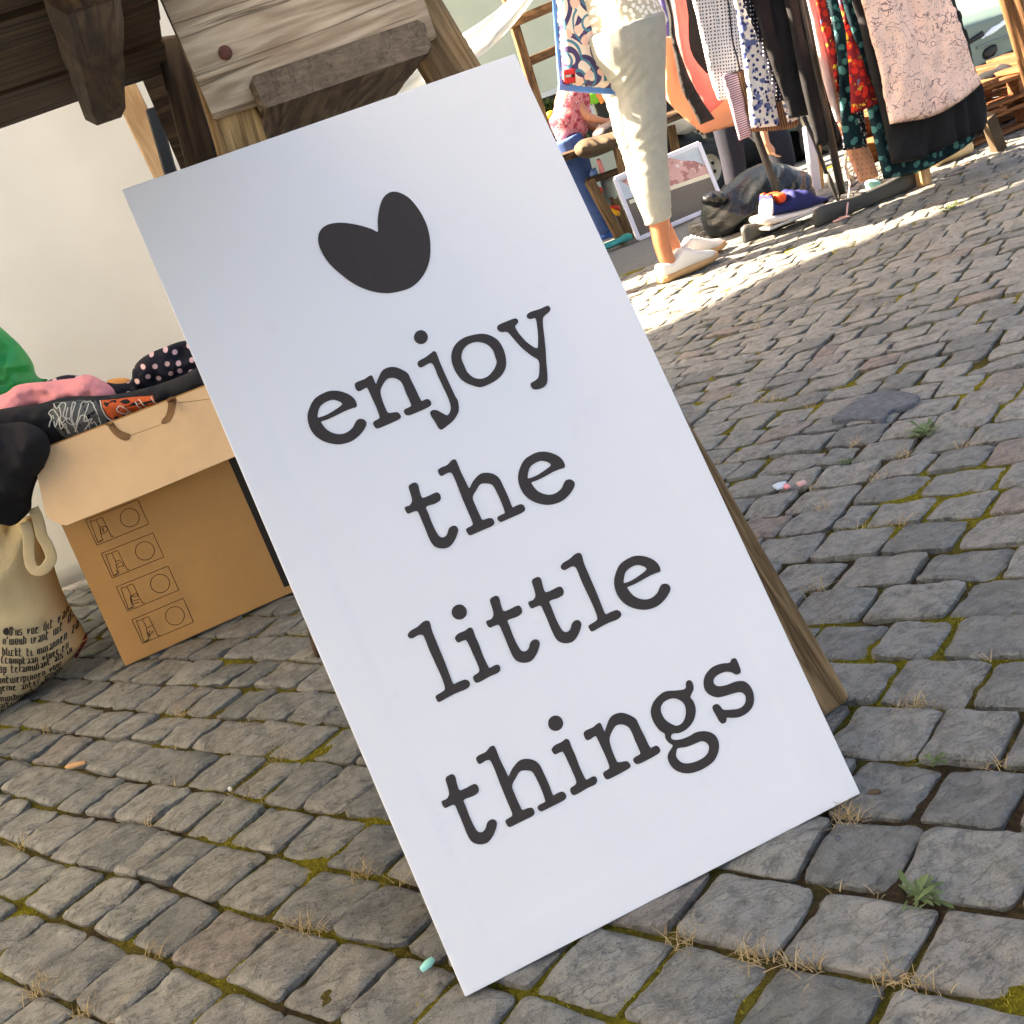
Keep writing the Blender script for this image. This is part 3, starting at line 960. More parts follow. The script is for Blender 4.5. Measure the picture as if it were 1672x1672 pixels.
# moss fuzz standing in the joints of the near pavement
rs = random.Random(8)
mv, mf = [], []
for _ in range(130000):
    y = .55 + 2.3 * rs.random() ** 1.5
    x = rs.uniform(-1.0, .35 + y * .95)
    m_ = moss_at(x, y)
    if m_ < .4 or rs.random() > m_: continue
    z = bed_z(x, y) - .001
    hgt = rs.uniform(.003, .0065); w = rs.uniform(.0007, .0014)
    a = rs.uniform(0, 6.28); ca, sa = math.cos(a) * w, math.sin(a) * w
    lx, ly = rs.uniform(-.003, .003), rs.uniform(-.003, .003)
    b = len(mv)
    mv += [(x - ca, y - sa, z), (x + ca, y + sa, z), (x + lx, y + ly, z + hgt)]
    mf.append((b, b + 1, b + 2))
tag(link('moss', mesh_from('moss', mv, mf), M['moss']), 'yellow green moss growing in the joints between the paving stones', 'moss', kind='stuff')

# dry grass tufts where the photograph shows them
def blades(vs, fs, c, n, ln, spread, rs, w=.0016, flat=.5):
    for _ in range(n):
        a = rs.uniform(0, 6.283)
        p = Vector((c.x + rs.gauss(0, spread), c.y + rs.gauss(0, spread), -.008))
        d = Vector((math.cos(a), math.sin(a), 0)); side = Vector((-d.y, d.x, 0)) * w
        L = ln * rs.uniform(.5, 1.2); up = rs.uniform(.15, 1.0)
        pts = []
        for k in range(4):
            t = k / 3
            pts.append(p + d * (L * t * (1 - up * .6)) * (1 + flat * t) + Vector((0, 0, 1)) * (L * up * (t - .45 * t * t) * 1.2 + .004 * t))
        b = len(vs)
        for k, q in enumerate(pts):
            ww = (1 - k / 3.3)
            vs += [q - side * ww, q + side * ww]
        for k in range(3): fs.append((b + 2 * k, b + 2 * k + 1, b + 2 * k + 3, b + 2 * k + 2))
def to_joint(c):
    # plants root in the joint between two courses
    u, v = uv_of(c.x, c.y)
    x, y = xy_of(u, vline(round(v), u), c.x, c.y)
    return Vector((x, y, 0))
rs = random.Random(21)
gv, gf = [], []
TUFTS = [(40, 1372, 26), (465, 1532, 40), (590, 1425, 30), (12, 1655, 45), (160, 1630, 22), (205, 1590, 26), (475, 1215, 18), (395, 1185, 14), (270, 1180, 16),
         (1075, 1578, 34), (1185, 1612, 40), (1392, 1328, 30), (1470, 1562, 30), (1330, 1545, 26), (1525, 1575, 14), (1505, 1140, 26), (1395, 1310, 18),
         (1345, 945, 20), (1470, 850, 26), (1425, 790, 26), (1578, 722, 26), (1385, 735, 18), (1480, 730, 22), (1335, 650, 20), (1255, 655, 16), (1325, 795, 18),
         (1165, 765, 14), (1250, 645, 14), (1445, 500, 18), (1545, 540, 14), (1360, 350, 0), (1230, 540, 14), (1660, 1195, 16), (1340, 830, 16), (1390, 875, 14), (1490, 1135, 16),
         (75, 1190, 14), (230, 1350, 10), (470, 1555, 16), (655, 1440, 12), (1640, 290, 22), (1610, 300, 18), (430, 1270, 12)]
for px, py, n in TUFTS:
    if n: 
        c = to_joint(G(px, py))
        blades(gv, gf, c, int(n * 1.3), .020 + .004 * c.y, .010, rs, .0008)
for _ in range(100):
    y = .6 + 2.9 * rs.random(); x = rs.uniform(-.8, .2 + y * .95)
    blades(gv, gf, to_joint(Vector((x, y, 0))), rs.randint(2, 5), .017, .004, rs, .0009)
tag(link('dry_grass', mesh_from('dry_grass', gv, gf), M['straw']), 'straw coloured dry grass tufts in the joints of the paving', 'grass', kind='stuff')

def weed(px, py, n, ln, label):
    c = to_joint(G(px, py)); c.z = -.006
    rs = random.Random(int(px))
    vs, fs = [], []
    for k in range(n):
        a = rs.uniform(0, 6.28); L = ln * rs.uniform(.3, 1.15); up = rs.uniform(.1, .9)
        b0 = Vector((rs.gauss(0, ln * .28), rs.gauss(0, ln * .28), 0))
        d = Vector((math.cos(a), math.sin(a), 0)); s = Vector((-d.y, d.x, 0))
        prof = [(0, .12), (.3, .5), (.6, 1), (.82, .8), (1, .05)]
        b = len(vs)
        for t, w in prof:
            q = b0 + d * (L * t) + Vector((0, 0, L * up * (t - .5 * t * t) + .004))
            vs += [q - s * (w * L * .11), q + Vector((0, 0, -.2 * w * L * .11)), q + s * (w * L * .11)]
        for i in range(4):
            fs += [(b + 3 * i, b + 3 * i + 1, b + 3 * i + 4, b + 3 * i + 3), (b + 3 * i + 1, b + 3 * i + 2, b + 3 * i + 5, b + 3 * i + 4)]
    o = link('weed', mesh_from('weed', vs, fs, True), M['weed'], None, c)
    tag(o, label, 'weed')
weed(1520, 1440, 34, .024, 'green rosette weed in the joint right of the sign, beside the reddish stone')
weed(313, 1308, 6, .012, 'tiny green sprout in the joint in front of the cardboard box')
weed(1515, 700, 60, .03, 'green weed tuft beside the blue grey stone')
weed(1382, 752, 60, .016, 'bright green moss cushion weed near the pink petals')
weed(1540, 1222, 26, .014, 'small green weed right of the trestle foot')
weed(1548, 345, 40, .045, 'green weed at the edge of the sunlit paving')

def slab(px_pts, name, mat, label, cat, z=.003, th=.012, parent=None):
    pts = [G(a, b) for a, b in catmull(px_pts, 4 if cat == 'pebble' or cat == 'stone' else 1)]
    c = sum(pts, Vector()) / len(pts)
    n = len(pts)
    vs = [Vector((p.x, p.y, z)) - c for p in pts] + [(Vector((p.x, p.y, z)) - c) * .93 + Vector((0, 0, .0012 + .001 * noise.noise((p.x * 60, p.y * 60, 1)))) for p in pts]
    vs = [v + Vector((0, 0, 0)) for v in vs] + [Vector((p.x, p.y, z - th)) - c for p in pts] + [Vector((0, 0, z + .0016))]
    fs = []
    for i in range(n):
        j = (i + 1) % n
        fs += [(i, j, n + j, n + i), (2 * n + i, 2 * n + j, j, i), (n + i, n + j, 3 * n)]
    o = link(name, mesh_from(name, vs, fs, True), mat, parent, c)
    if label: tag(o, label, cat)
    return o
slab([(1358, 688), (1400, 655), (1450, 640), (1500, 648), (1490, 662), (1455, 672), (1440, 688), (1400, 686)], 'slate_slab', M['blue_stone'],
     'flat blue grey stone lying on the paving right of the sign', 'stone', .004)
slab([(1262, 797), (1272, 792), (1285, 790), (1282, 798), (1270, 802)], 'paper_scrap', M['pic_sky'], 'pale crumpled paper scrap on the paving by the sign edge', 'litter', .006, .004)
slab([(1277, 796), (1286, 794), (1292, 798), (1284, 802)], 'pink_petal', M['pink_cloth'], 'pink petal on the paving next to the paper scrap', 'petal', .006, .003)
slab([(1300, 793), (1315, 788), (1318, 793), (1306, 797)], 'pink_petal', M['pic_pink'], 'dull pink petal furthest from the sign edge', 'petal', .006, .003)
slab([(686, 1582), (694, 1570), (706, 1563), (710, 1567), (704, 1576), (690, 1585)], 'plastic_scrap', M['mint'], 'turquoise plastic scrap left of the bottom corner of the sign', 'litter', .001, .003)
slab([(107, 1255), (122, 1247), (142, 1245), (138, 1249), (118, 1254)], 'wood_chip', M['chip'], 'pale brown wood chip on the paving in front of the tote bag', 'litter', .004, .004)
slab([(372, 1288), (376, 1285), (379, 1288), (374, 1291)], 'pebble', M['white_print'], 'white pebble in front of the cardboard box', 'pebble', .001, .003)
slab([(1418, 1293), (1428, 1289), (1438, 1291), (1436, 1295), (1422, 1296)], 'pebble', M['brown_goods'], 'flat brown pebble at the right bottom corner of the sign', 'pebble', .001, .006)
slab([(1362, 1368), (1369, 1364), (1374, 1369), (1367, 1374)], 'pebble', M['blue_stone'], 'dark blue pebble below the right end of the sign', 'pebble', .0, .006)
# ------------------------------------------------------------------ far house, stalls and the added roofs that shade the square
# added white roof out of view; its far edge throws the shade line
SH = 1 / math.tan(SUN_EL)
blocker = empty('shade_blocker', (-5.5, 1.6, 0), 'tall white roof added out of view to shade the foreground', 'shade_blocker')
TZ = 5.2
DX = -SUN_XY.x * TZ * SH
def edge_y(x): return 3.36 + SUN_XY.y * TZ * SH + .14 * max(0.0, 1 - abs(x + DX - 1.97) / .75)
x0_, x1_ = -5.5 - DX, 3.9 - DX
xs_ = [x0_ + (x1_ - x0_) * k / 48 for k in range(49)]
vs, fs = [], []
for x in xs_:
    for j in range(13):
        t = j / 12
        vs.append((x, -2.5 + (edge_y(x) + 2.5) * t, TZ + .25 * math.sin(math.pi * t) * (1 - t) + .02 * noise.noise((x * 2, t * 6, 0))))
for i in range(48):
    for j in range(12): fs.append((i * 13 + j, (i + 1) * 13 + j, (i + 1) * 13 + j + 1, i * 13 + j + 1))
bm = bmesh.new(); bv = [bm.verts.new(v) for v in vs]
for f in fs: bm.faces.new([bv[i] for i in f])
bmesh.ops.solidify(bm, geom=bm.faces[:], thickness=.004)
bm_obj('roof', bm, M['added_canopy'], blocker, None, True)
for xx in (x0_ + .1, x1_ - .1):
    for yy in (-2.4, 5.9):
        beam('pole', (xx, yy, -.09), (xx, yy, TZ - .02), .09, .09, M['frame_white'], blocker, up=(0, 1, 0))

# far house with a ground floor window behind the stalls
bw = empty('rendered_house', (0.5, 13.6, -.8), 'grey green rendered house behind the stalls with a ground floor window', 'house')
WY = 13.0
def wall_piece(x0, x1, z0, z1):
    box('wall', ((x0 + x1) / 2, WY + .15, (z0 + z1) / 2), (x1 - x0, .3, z1 - z0), M['wall_render'], bw, 0)
wa = P(880, 262, WY); wb = P(935, 110, WY)
wx0, wx1 = P(872, 180, WY).x, P(872, 180, WY).x + 1.5
wz0, wz1 = P(905, 258, WY).z, P(915, 140, WY).z
wall_piece(-9, wx0, -.9, 6)
wall_piece(wx1, 19, -.9, 6)
wall_piece(wx0, wx1, -.9, wz0)
wall_piece(wx0, wx1, wz1, 6)
wf = empty('window', ((wx0 + wx1) / 2, WY, wz0), None, None)
wf.parent = bw; wf.matrix_parent_inverse = wmat(bw).inverted()
zc = (wz0 + wz1) / 2; hw = wx1 - wx0; hz = wz1 - wz0
beam('window_frame', (wx0, WY + .06, wz0), (wx1, WY + .06, wz0), .1, .12, M['window_white'], wf)
beam('window_frame', (wx0, WY + .06, wz1), (wx1, WY + .06, wz1), .1, .14, M['window_white'], wf)
zt = P(905, 205, WY).z
beam('window_frame', (wx0 + .05, WY + .06, zt), (wx1 - .05, WY + .06, zt), .1, .16, M['window_white'], wf)
for xx in (wx0, wx1): beam('window_frame', (xx, WY + .062, wz0 + .06), (xx, WY + .062, wz1 - .07), .1, .1, M['window_white'], wf, up=(0, 1, 0))
box('pane', ((wx0 + wx1) / 2, WY + .14, zc), (hw - .02, .01, hz - .02), M['dark_glass'], wf, 0)
# leaf quads added before the glass to stand for reflected greenery
rs = random.Random(4); lv, lf = [], []
for _ in range(900):
    x = rs.uniform(wx0 + .05, wx1 - .05); z = rs.choice([rs.uniform(wz0 + .08, zt - .1), rs.uniform(zt + .1, wz1 - .1)])
    if noise.noise((x * 5, z * 5, 3)) < -.12: continue
    y = WY + .02 + rs.uniform(-.05, .06)
    a = Vector((rs.uniform(-1, 1), rs.uniform(-.6, .6), rs.uniform(-1, 1))).normalized() * .07
    b = Vector((rs.uniform(-1, 1), rs.uniform(-.6, .6), rs.uniform(-1, 1))).normalized() * .04
    o = len(lv); p = Vector((x, y, z)); lv += [p - a, p + b, p + a, p - b]; lf.append((o, o + 1, o + 2, o + 3))
reflected_leaves = empty('window_reflection', ((wx0 + wx1) / 2, WY - .02, wz0 + .06), 'leaves standing in for greenery reflected in the grey green house window', 'reflection')
centred('foliage', lv, lf, M['leaf'], reflected_leaves, False)
tube('stem', [((wx0 + wx1) / 2, WY, wz0 + .06), ((wx0 + wx1) / 2 + .1, WY + .01, zt), ((wx0 + wx1) / 2 + .05, WY, wz1 - .2)], .012, M['brown_goods'], reflected_leaves, 6)

# stall frame with a plastic sheet, between the board and the far house
SY = 7.4
sf = empty('market_stall', P(850, 420, SY), 'wooden stall frame with a clear plastic sheet above the sign', 'stall')
def sb(name, a, b, w, h, mat, dy=0.0):
    return beam(name, P(a[0], a[1], SY + dy), P(b[0], b[1], SY + dy), w, h, mat, sf, up=(0, 0, 1), seg=6)
sb('rail', (700, 96), (1080, -66), .05, .062, M['post_brown'])
ptop = P(832, 12, SY + .05)
beam('post', (ptop.x, SY + .06, -.33), (ptop.x, SY + .06, 1.98), .062, .05, M['post_brown'], sf, up=(0, 1, 0))
sb('cross_rail', (856, 104), (1080, 8), .045, .06, M['post_brown'], .1)
for xx in (-2.9, .7):
    for yy in (5.7, 9.4):
        beam('post', (xx, yy, road_z(yy) - .03), (xx, yy, 1.98), .06, .06, M['post_brown'], sf, up=(0, 1, 0)) if not (xx > 0 and yy < 6) else None
cp = grid_mesh('added_canopy', [-3 + .245 * k for k in range(17)], [5.56 + .25 * k for k in range(17)], lambda x, y: 2.02 + .03 * noise.noise((x, y, 0)))
link('added_canopy', cp, M['added_canopy'], sf)  # unseen roof added over the stall, sized to shade the far table
# clear sheet hanging from the stall in a swag
sv, sfc = [], []
top = [(690, -60), (760, -40), (830, -60), (900, -90)]
L1 = catmull([(640, 110), (700, 75), (745, 60), (800, 25), (850, -20), (905, -90)], 6, False)
L2 = catmull([(650, 190), (720, 140), (780, 95), (815, 65), (862, 10), (915, -70)], 6, False)
for k, (a, b) in enumerate(zip(L1, L2)):
    for j in range(9):
        t = j / 8
        q = P(a[0] * (1 - t) + b[0] * t, a[1] * (1 - t) + b[1] * t, SY - .12 + .06 * math.sin(t * 9 + k * .2) + .03 * noise.noise((k * .3, t * 4, 0)))
        sv.append(q)
n1 = len(L1)
for k in range(n1 - 1):
    for j in range(8): sfc.append((k * 9 + j, k * 9 + j + 1, (k + 1) * 9 + j + 1, (k + 1) * 9 + j))
centred('plastic_sheet', sv, sfc, M['clear_sheet'], sf)

# cream sheet closing the back of the near stall
cs_ = empty('canvas_wall', (-.9, 3.05, 0), 'cream canvas sheet hung behind the table and the boxes', 'sheet')
me = grid_mesh('sheet', [-3.4 + .06 * k for k in range(64)], [0.0 + .06 * k for k in range(44)], lambda x, y: 0)
for v in me.vertices:
    x, z = v.co.x, v.co.y
    y = 3.12 + .06 * noise.noise((x * 1.5, z * .5, 1)) + .02 * noise.noise((x * 3, z * 1.4, 5)) + .004 * math.exp(-((z - .78 - .02 * x) / .012) ** 2)
    v.co = (x, y, z + .01)
bm = bmesh.new(); bm.from_mesh(me)
bmesh.ops.solidify(bm, geom=bm.faces[:], thickness=.002)
bm.to_mesh(me); bm.free(); smooth(me)
link('sheet', me, M['cream_sheet'], cs_)
pr = P(232, 215, 2.85)
pa_, pb_ = P(196, 130, 2.9), P(300, 345, 2.82)
pd_ = (pb_ - pa_) / (pb_.z - pa_.z)
beam('post', pa_ + pd_ * (1.9 - pa_.z), pa_ + pd_ * (0.0 - pa_.z), .042, .06, M['post_tan'], cs_, up=(1, 0, 0), seed=3)
bp = P(256, 190, 2.6)
qb_ = P(283, 300, 2.6)
qd_ = (qb_ - P(248, 176, 2.6)) / (qb_.z - P(248, 176, 2.6).z)
beam('dark_batten', P(248, 176, 2.6), qb_ + qd_ * (0.0 - qb_.z), .03, .016, M['car_dark'], cs_, up=(0, 1, 0))
beam('top_rail', (-3.3, 3.06, 2.6), (.5, 3.06, 2.6), .05, .05, M['post_brown'], cs_)
beam('post', (-3.3, 3.05, 0.0), (-3.3, 3.05, 2.57), .06, .06, M['post_brown'], cs_, up=(0, 1, 0))
# ------------------------------------------------------------------ the sign
S0 = Vector((-0.054, 1.3273, 0.8869))
EX = Vector((1, 0, 0)); EY = Vector((0, -0.42263, -0.90631)); EN = Vector((0, -0.90631, 0.42263))
SW, SHT = .5, .9786
def SP(u, v, w=0.0): return S0 + EX * u + EY * v + EN * w
sign = empty('sign_board', SP(SW / 2, SHT), 'tall white board with black heart and words enjoy the little things', 'sign')
TH = .019
def sign_box(name, u0, u1, v0, v1, w0, w1, mat, bev, grid=None):
    bm = bmesh.new()
    bmesh.ops.create_cube(bm, size=1)
    bmesh.ops.scale(bm, vec=(u1 - u0, v1 - v0, w1 - w0), verts=bm.verts)
    if bev: bmesh.ops.bevel(bm, geom=bm.edges[:], offset=bev, segments=3, affect='EDGES', profile=.6)
    for v in bm.verts:
        p = v.co + Vector(((u0 + u1) / 2, (v0 + v1) / 2, (w0 + w1) / 2))
        v.co = SP(p.x, p.y, p.z) - SP((u0 + u1) / 2, (v0 + v1) / 2, (w0 + w1) / 2)
    return bm_obj(name, bm, mat, sign, SP((u0 + u1) / 2, (v0 + v1) / 2, (w0 + w1) / 2), False)
sign_box('panel', 0, SW, 0, SHT, -.0065, 0, M['white_board'], .0016)
# stretcher bars behind the panel
for (a, b, c, d) in ((.002, .046, .002, SHT - .002), (SW - .046, SW - .002, .002, SHT - .002)):
    sign_box('stretcher_bar', a, b, c, d, -TH, -.0068, M['white_edge'], .0015)
for (a, b, c, d) in ((.048, SW - .048, .002, .046), (.048, SW - .048, SHT - .046, SHT - .002)):
    sign_box('stretcher_bar', a, b, c, d, -TH, -.0068, M['white_edge'], .0015)

GLYPHS={'heart':[[[0,0],[-6,-5.8],[-15.9,-13.9],[-28.1,-21.8],[-39.3,-26.8],[-50.6,-28.8],[-59.7,-26.5],[-66.3,-19.8],[-69.7,-9.6],[-69.5,3.2],[-66.6,17],[-60.4,31],[-52.3,45.7],[-42,57.8],[-30.4,67],[-17.6,73.2],[-5.3,75.7],[7.9,76.3],[20.9,72.2],[31.9,64.9],[42,53.7],[49.7,39.1],[55,22.4],[56.6,6.6],[55.2,-9.3],[51.2,-23.8],[45.1,-33.2],[37.4,-39],[29.8,-39.5],[21.2,-35.3],[12.9,-25.5],[5.6,-13.1]]],'e':[[[55.1,9.4],[55.3,3.9],[52.4,-2.9],[46.7,-9.1],[40,-13.6],[32.5,-16.2],[23.9,-16.2],[14.4,-14.1],[6.7,-8.3],[0,0],[-3,9.8],[-2.9,19.8],[-0,28.1],[6.2,36.2],[16.1,43.2],[25.6,46.1],[35.2,46.3],[43.8,43.7],[50.8,40],[56,35.4],[56.7,31.3],[53.8,27.8],[49.2,27],[45,29.8],[40.6,33.5],[33.1,35.9],[24.8,35.2],[17.2,30.4],[12.4,24],[10.2,16.4],[10.4,12.5],[18.2,12.7],[29.2,12.1],[40.4,11.1],[48.9,11.3],[53.5,11.7]],[[8.5,6.8],[11.2,1.3],[16.4,-4.4],[24.2,-6.7],[32.6,-6.2],[38.4,-2],[41,2],[39.3,4.4],[31.6,6.4],[20,8.3],[11.6,8.1]]],'n':[[[0.6,-1.3],[4,-3.3],[12.6,-3.1],[19.9,-4.7],[22.4,-3],[22.5,7],[27.2,2.8],[35,-4.2],[42.2,-5.8],[50.1,-3.7],[56.5,1.9],[61.3,8.8],[61.6,15.7],[62.2,29.6],[62.8,44.5],[66.4,45.5],[70.6,45.9],[72.5,49.6],[70.7,53.4],[62.4,54.5],[53.5,54.8],[43.7,54.6],[40.3,52.1],[40.3,48.1],[43.8,46.8],[50.2,46.1],[51.2,39.7],[51.2,29.6],[51.6,18.4],[49.9,12.1],[44.5,6.9],[37.4,5.4],[30.1,9.6],[24,16.2],[21.8,26.5],[21.4,37.5],[22.2,43.5],[28.8,45.8],[32.5,47.3],[33.9,51.7],[31.8,54.2],[22.7,54.9],[12.8,55.2],[4.2,55],[2.2,52],[2.2,47.9],[5,46.4],[10.2,45.9],[12.2,42.7],[13,31.8],[12.8,19.4],[12.5,7.4],[9.9,5.9],[3,6.8],[0.2,4.6]]],'j':[[[0,0],[2.9,-1.6],[9.9,-2.4],[17.5,-4.3],[22.5,-5.7],[24.2,-2.8],[23.6,7.3],[23.3,23.1],[23.5,38],[23.7,52.8],[24.4,58.8],[22.1,66.9],[18.5,72.2],[10.4,77.9],[1.3,80.9],[-6.1,82.6],[-8.5,79.1],[-9.2,72],[-10.5,64.8],[-10.1,59.8],[-6.6,58.5],[-2.1,60.8],[2.2,66.2],[6.5,70.6],[11.8,67.2],[14.9,61.7],[16.2,52],[16,37.2],[15.8,22.4],[16.3,11.2],[14.9,5.6],[11.3,4.6],[5.3,5.6],[0.9,5.6],[-0.7,3.1]],[[22.7,-24.4],[20.6,-21.6],[17.6,-19.9],[14.1,-19.6],[11,-20.9],[8.8,-23.4],[7.9,-26.7],[8.6,-30.1],[10.7,-32.9],[13.7,-34.7],[17.1,-34.9],[20.3,-33.7],[22.5,-31.1],[23.3,-27.8]]],'o':[[[0,0],[-9.4,-1.9],[-19.3,-2.5],[-29.6,0.3],[-37.4,6.3],[-42.2,14.7],[-44,25.4],[-43.1,36],[-39.4,45.5],[-32.5,52.9],[-25.2,58.2],[-16.1,59],[-4.2,57.6],[5.6,53.6],[13,46.3],[17.2,35.3],[18.3,25.4],[17,15.6],[11.6,7.2],[5.7,2.5]],[[-7.4,6.5],[-0.1,10.4],[5.1,16.6],[7.3,24.4],[6.3,33.2],[5.9,37.7],[2,42.9],[-4.1,47.4],[-12.4,50.8],[-21.2,50.2],[-28.2,45.6],[-32.3,37],[-32.6,27.7],[-32.1,18.8],[-27.7,11.4],[-21.3,7.1],[-15,5.7]]],'y':[[[0,0],[3.8,-1.9],[11.9,-2],[22.2,-2],[25.5,-0],[24.8,3.6],[19.7,6.3],[19.4,12],[21.2,20.8],[25.4,31.8],[33.1,41.8],[38.9,32.6],[43.7,20.5],[47.1,6.8],[41,5],[38.4,2.1],[39.7,-0.9],[45.4,-2.1],[56.6,-1.2],[66.1,-1.6],[67.8,2.1],[65.3,5.1],[56.5,8.2],[52.2,14.6],[47.4,29],[41.8,45.4],[36.4,59.4],[31.3,73.5],[27.3,82.2],[22.6,86.1],[15.5,86.6],[9.5,84.6],[7.7,80],[9.4,77.2],[14.3,76.5],[19.8,74.5],[24.2,68.3],[29.2,55.3],[23.5,46.1],[16.8,32.9],[12.5,19.6],[9.1,9.4],[3.2,7.1],[-0,4.2]]],'t':[[[13.6,-21.1],[17.9,-22.9],[22.1,-22.3],[23.5,-18.7],[22.3,-12.3],[22,-3.7],[28.2,-2.4],[37.5,-2.8],[41.1,-1.6],[42,2.5],[39.8,6.6],[32.9,7.8],[22.2,7.2],[21.2,14.8],[20.5,28.3],[21.1,39.9],[22.7,45.7],[26.6,48],[31.4,46.6],[35.8,41.7],[39.8,40],[43.8,41.2],[45,45.7],[40.5,51.7],[34.1,57],[27.2,59.7],[19.6,58],[13.3,52.5],[11.5,43.8],[11.8,30.2],[12,16.6],[11.3,7.8],[5,6.7],[0.6,6.4],[-0.5,2.1],[0.4,-1],[6,-0.9],[10.6,-4.6],[12.4,-11.9]]],'h':[[[0.6,-1.4],[4.6,-2.7],[12.7,-2.8],[18.5,-5.5],[22.7,-5.6],[23.7,-1.6],[23.3,9.8],[23.9,24],[24.6,32],[32.1,26.3],[42.2,21.8],[49.9,22.9],[57.1,27.6],[61,34.4],[61.6,43.5],[61.8,58.7],[61.3,71.3],[65.2,71.8],[72,72.3],[74.4,75.7],[73.3,79.9],[68,81.1],[57.5,81.2],[47,81.3],[42.5,81],[40.6,77.4],[42.5,74.8],[50,74.5],[51.9,71.9],[52.8,60.7],[52.7,47.9],[51.3,38],[45.2,33.5],[38.5,31.8],[31.1,36.4],[23.8,42.5],[22.8,52.5],[22.9,65.2],[23.7,71.3],[30.2,72.3],[34.4,74.1],[35,78.5],[31.9,81.3],[21.5,81.4],[9.9,81.5],[3.7,81.1],[2.3,77.1],[3.1,73.5],[10.5,72.6],[12.8,68.9],[13,56.4],[13.2,40.3],[14,25.6],[14.3,11.8],[12.9,6.1],[8.1,5],[1.7,5.6],[0.1,2.4]]],'l':[[[0.4,-0.9],[4.8,-3.4],[13,-4.3],[20.8,-6.8],[25.7,-6.4],[27.5,-3.4],[25.9,7.1],[25.5,25.9],[25.1,44.6],[24.2,61.9],[24.5,69.8],[30.5,70.3],[38.1,70.9],[41.2,74.1],[40.5,78.2],[35.2,80.2],[24.2,79.6],[12.9,80],[2.5,80.8],[1.1,77.5],[1.8,73.9],[9.3,72.9],[14.3,70.7],[15.9,60.4],[15.9,42.7],[15.5,25.8],[16.1,11.6],[15.3,5.7],[10.6,3.6],[3.7,4.3],[0.5,2.4]]],'i':[[[0.4,-0.9],[5.3,-3.2],[13.1,-3.1],[19.2,-4.2],[21.5,-1.6],[21,6],[21,17.2],[20.2,29.2],[20.4,41.5],[21.7,46.1],[28.6,45.9],[32.1,47.3],[32.1,51.3],[28.4,54.1],[18.3,53.9],[6.5,54.9],[1.4,53.9],[0.5,49.2],[2.3,46.7],[8.5,45.5],[11.2,41.9],[11.6,30.9],[11.4,18.5],[10.8,7.1],[7.1,5.4],[1.5,5.2],[0.1,2.3]],[[23.3,-22],[21.1,-19.1],[17.9,-17.5],[14.4,-17.4],[11.1,-18.8],[8.7,-21.6],[7.8,-25],[8.5,-28.5],[10.6,-31.4],[13.8,-33],[17.4,-33.1],[20.7,-31.7],[23,-29],[23.9,-25.5]]],'g':[[[0,0],[3,-1.7],[5.7,-0.5],[6.4,3.7],[4.5,9.3],[0,13],[-2.9,16.3],[-1.6,22.1],[-2.9,30.5],[-8.1,38.5],[-15.7,44],[-24.3,46.5],[-32.3,46.2],[-38,44],[-41.7,44.9],[-43,48.9],[-39.3,52.4],[-31,54.9],[-21.7,55.4],[-13.3,54.9],[-3.9,57.9],[3,63.4],[5.8,70.6],[4.3,78.9],[-1.4,86.5],[-9.4,91.8],[-21.3,93.9],[-33.3,93.4],[-44.3,89.9],[-52.5,82.8],[-55.9,74.6],[-55.5,66.6],[-51.9,61.9],[-44,56.6],[-46.9,51.4],[-48.3,45.7],[-47.1,40.4],[-50.9,34.3],[-53,25.6],[-52.8,16.7],[-49.7,9.2],[-43.3,3.1],[-34.3,-0.6],[-25.8,-1.3],[-14.2,2.9],[-5.9,5.4],[-2,4.3]],[[-22.1,8.1],[-31.3,7.3],[-38.2,10.5],[-41.3,16.9],[-40.8,26.1],[-36,34.2],[-30.7,38.9],[-23.2,38.5],[-16.6,33.3],[-12.6,26.1],[-12.2,18.5],[-16,12.2]],[[-40.2,61],[-31.2,63.8],[-20.8,64.8],[-11.7,65.6],[-7,69.9],[-6.1,75.4],[-10.3,81.2],[-17.9,84],[-28.8,84.1],[-39.1,81.3],[-44.8,76.2],[-46.7,69.4],[-44.4,64.1]]],'s':[[[0,0],[4.1,-2.6],[8.3,-1.5],[8.7,3.9],[7.9,12.2],[6,15],[1.3,14.5],[-2.2,10.3],[-8.7,6.5],[-18.1,5.7],[-25.6,8.1],[-27.9,13.5],[-24.3,18.5],[-14.6,21.4],[-2.6,22.4],[6.5,26.5],[10.3,34.7],[9.5,44.8],[4.1,54.1],[-5.3,58.9],[-16.6,59.4],[-24.9,56.5],[-30.5,53.9],[-33.7,57.6],[-37.9,57.7],[-39.9,53.4],[-40.4,46],[-41,38.7],[-39,35.8],[-34.2,36.1],[-32.1,40.2],[-30.3,44.9],[-21.2,49.1],[-11.4,51.7],[-3.2,49],[1,42.3],[-1,36.1],[-7.8,33],[-19.4,31.2],[-30.5,28.5],[-37.2,22.3],[-39.8,14.7],[-36.8,5.6],[-30.2,-0.5],[-20.3,-3.9],[-9.6,-3]]]}
LETTERS=[('heart',[252.6,152.8]),('e',[92.7,325.6]),('n',[154.9,314.8]),('j',[232.5,316.6]),('o',[313.3,311.8]),('y',[336.5,311.9]),('t',[151.4,467.6]),('h',[202.9,443.4]),('e',[286.2,483.9]),('l',[97.2,600.7]),('i',[144.2,625.1]),('t',[184.0,623.0]),('t',[236.9,622.7]),('l',[287.9,600.4]),('e',[338.6,639.4]),('t',[59.1,782.4]),('h',[111.9,756.4]),('i',[193.0,782.7]),('n',[232.9,782.9]),('g',[365.6,779.9]),('s',[422.8,780.4])]

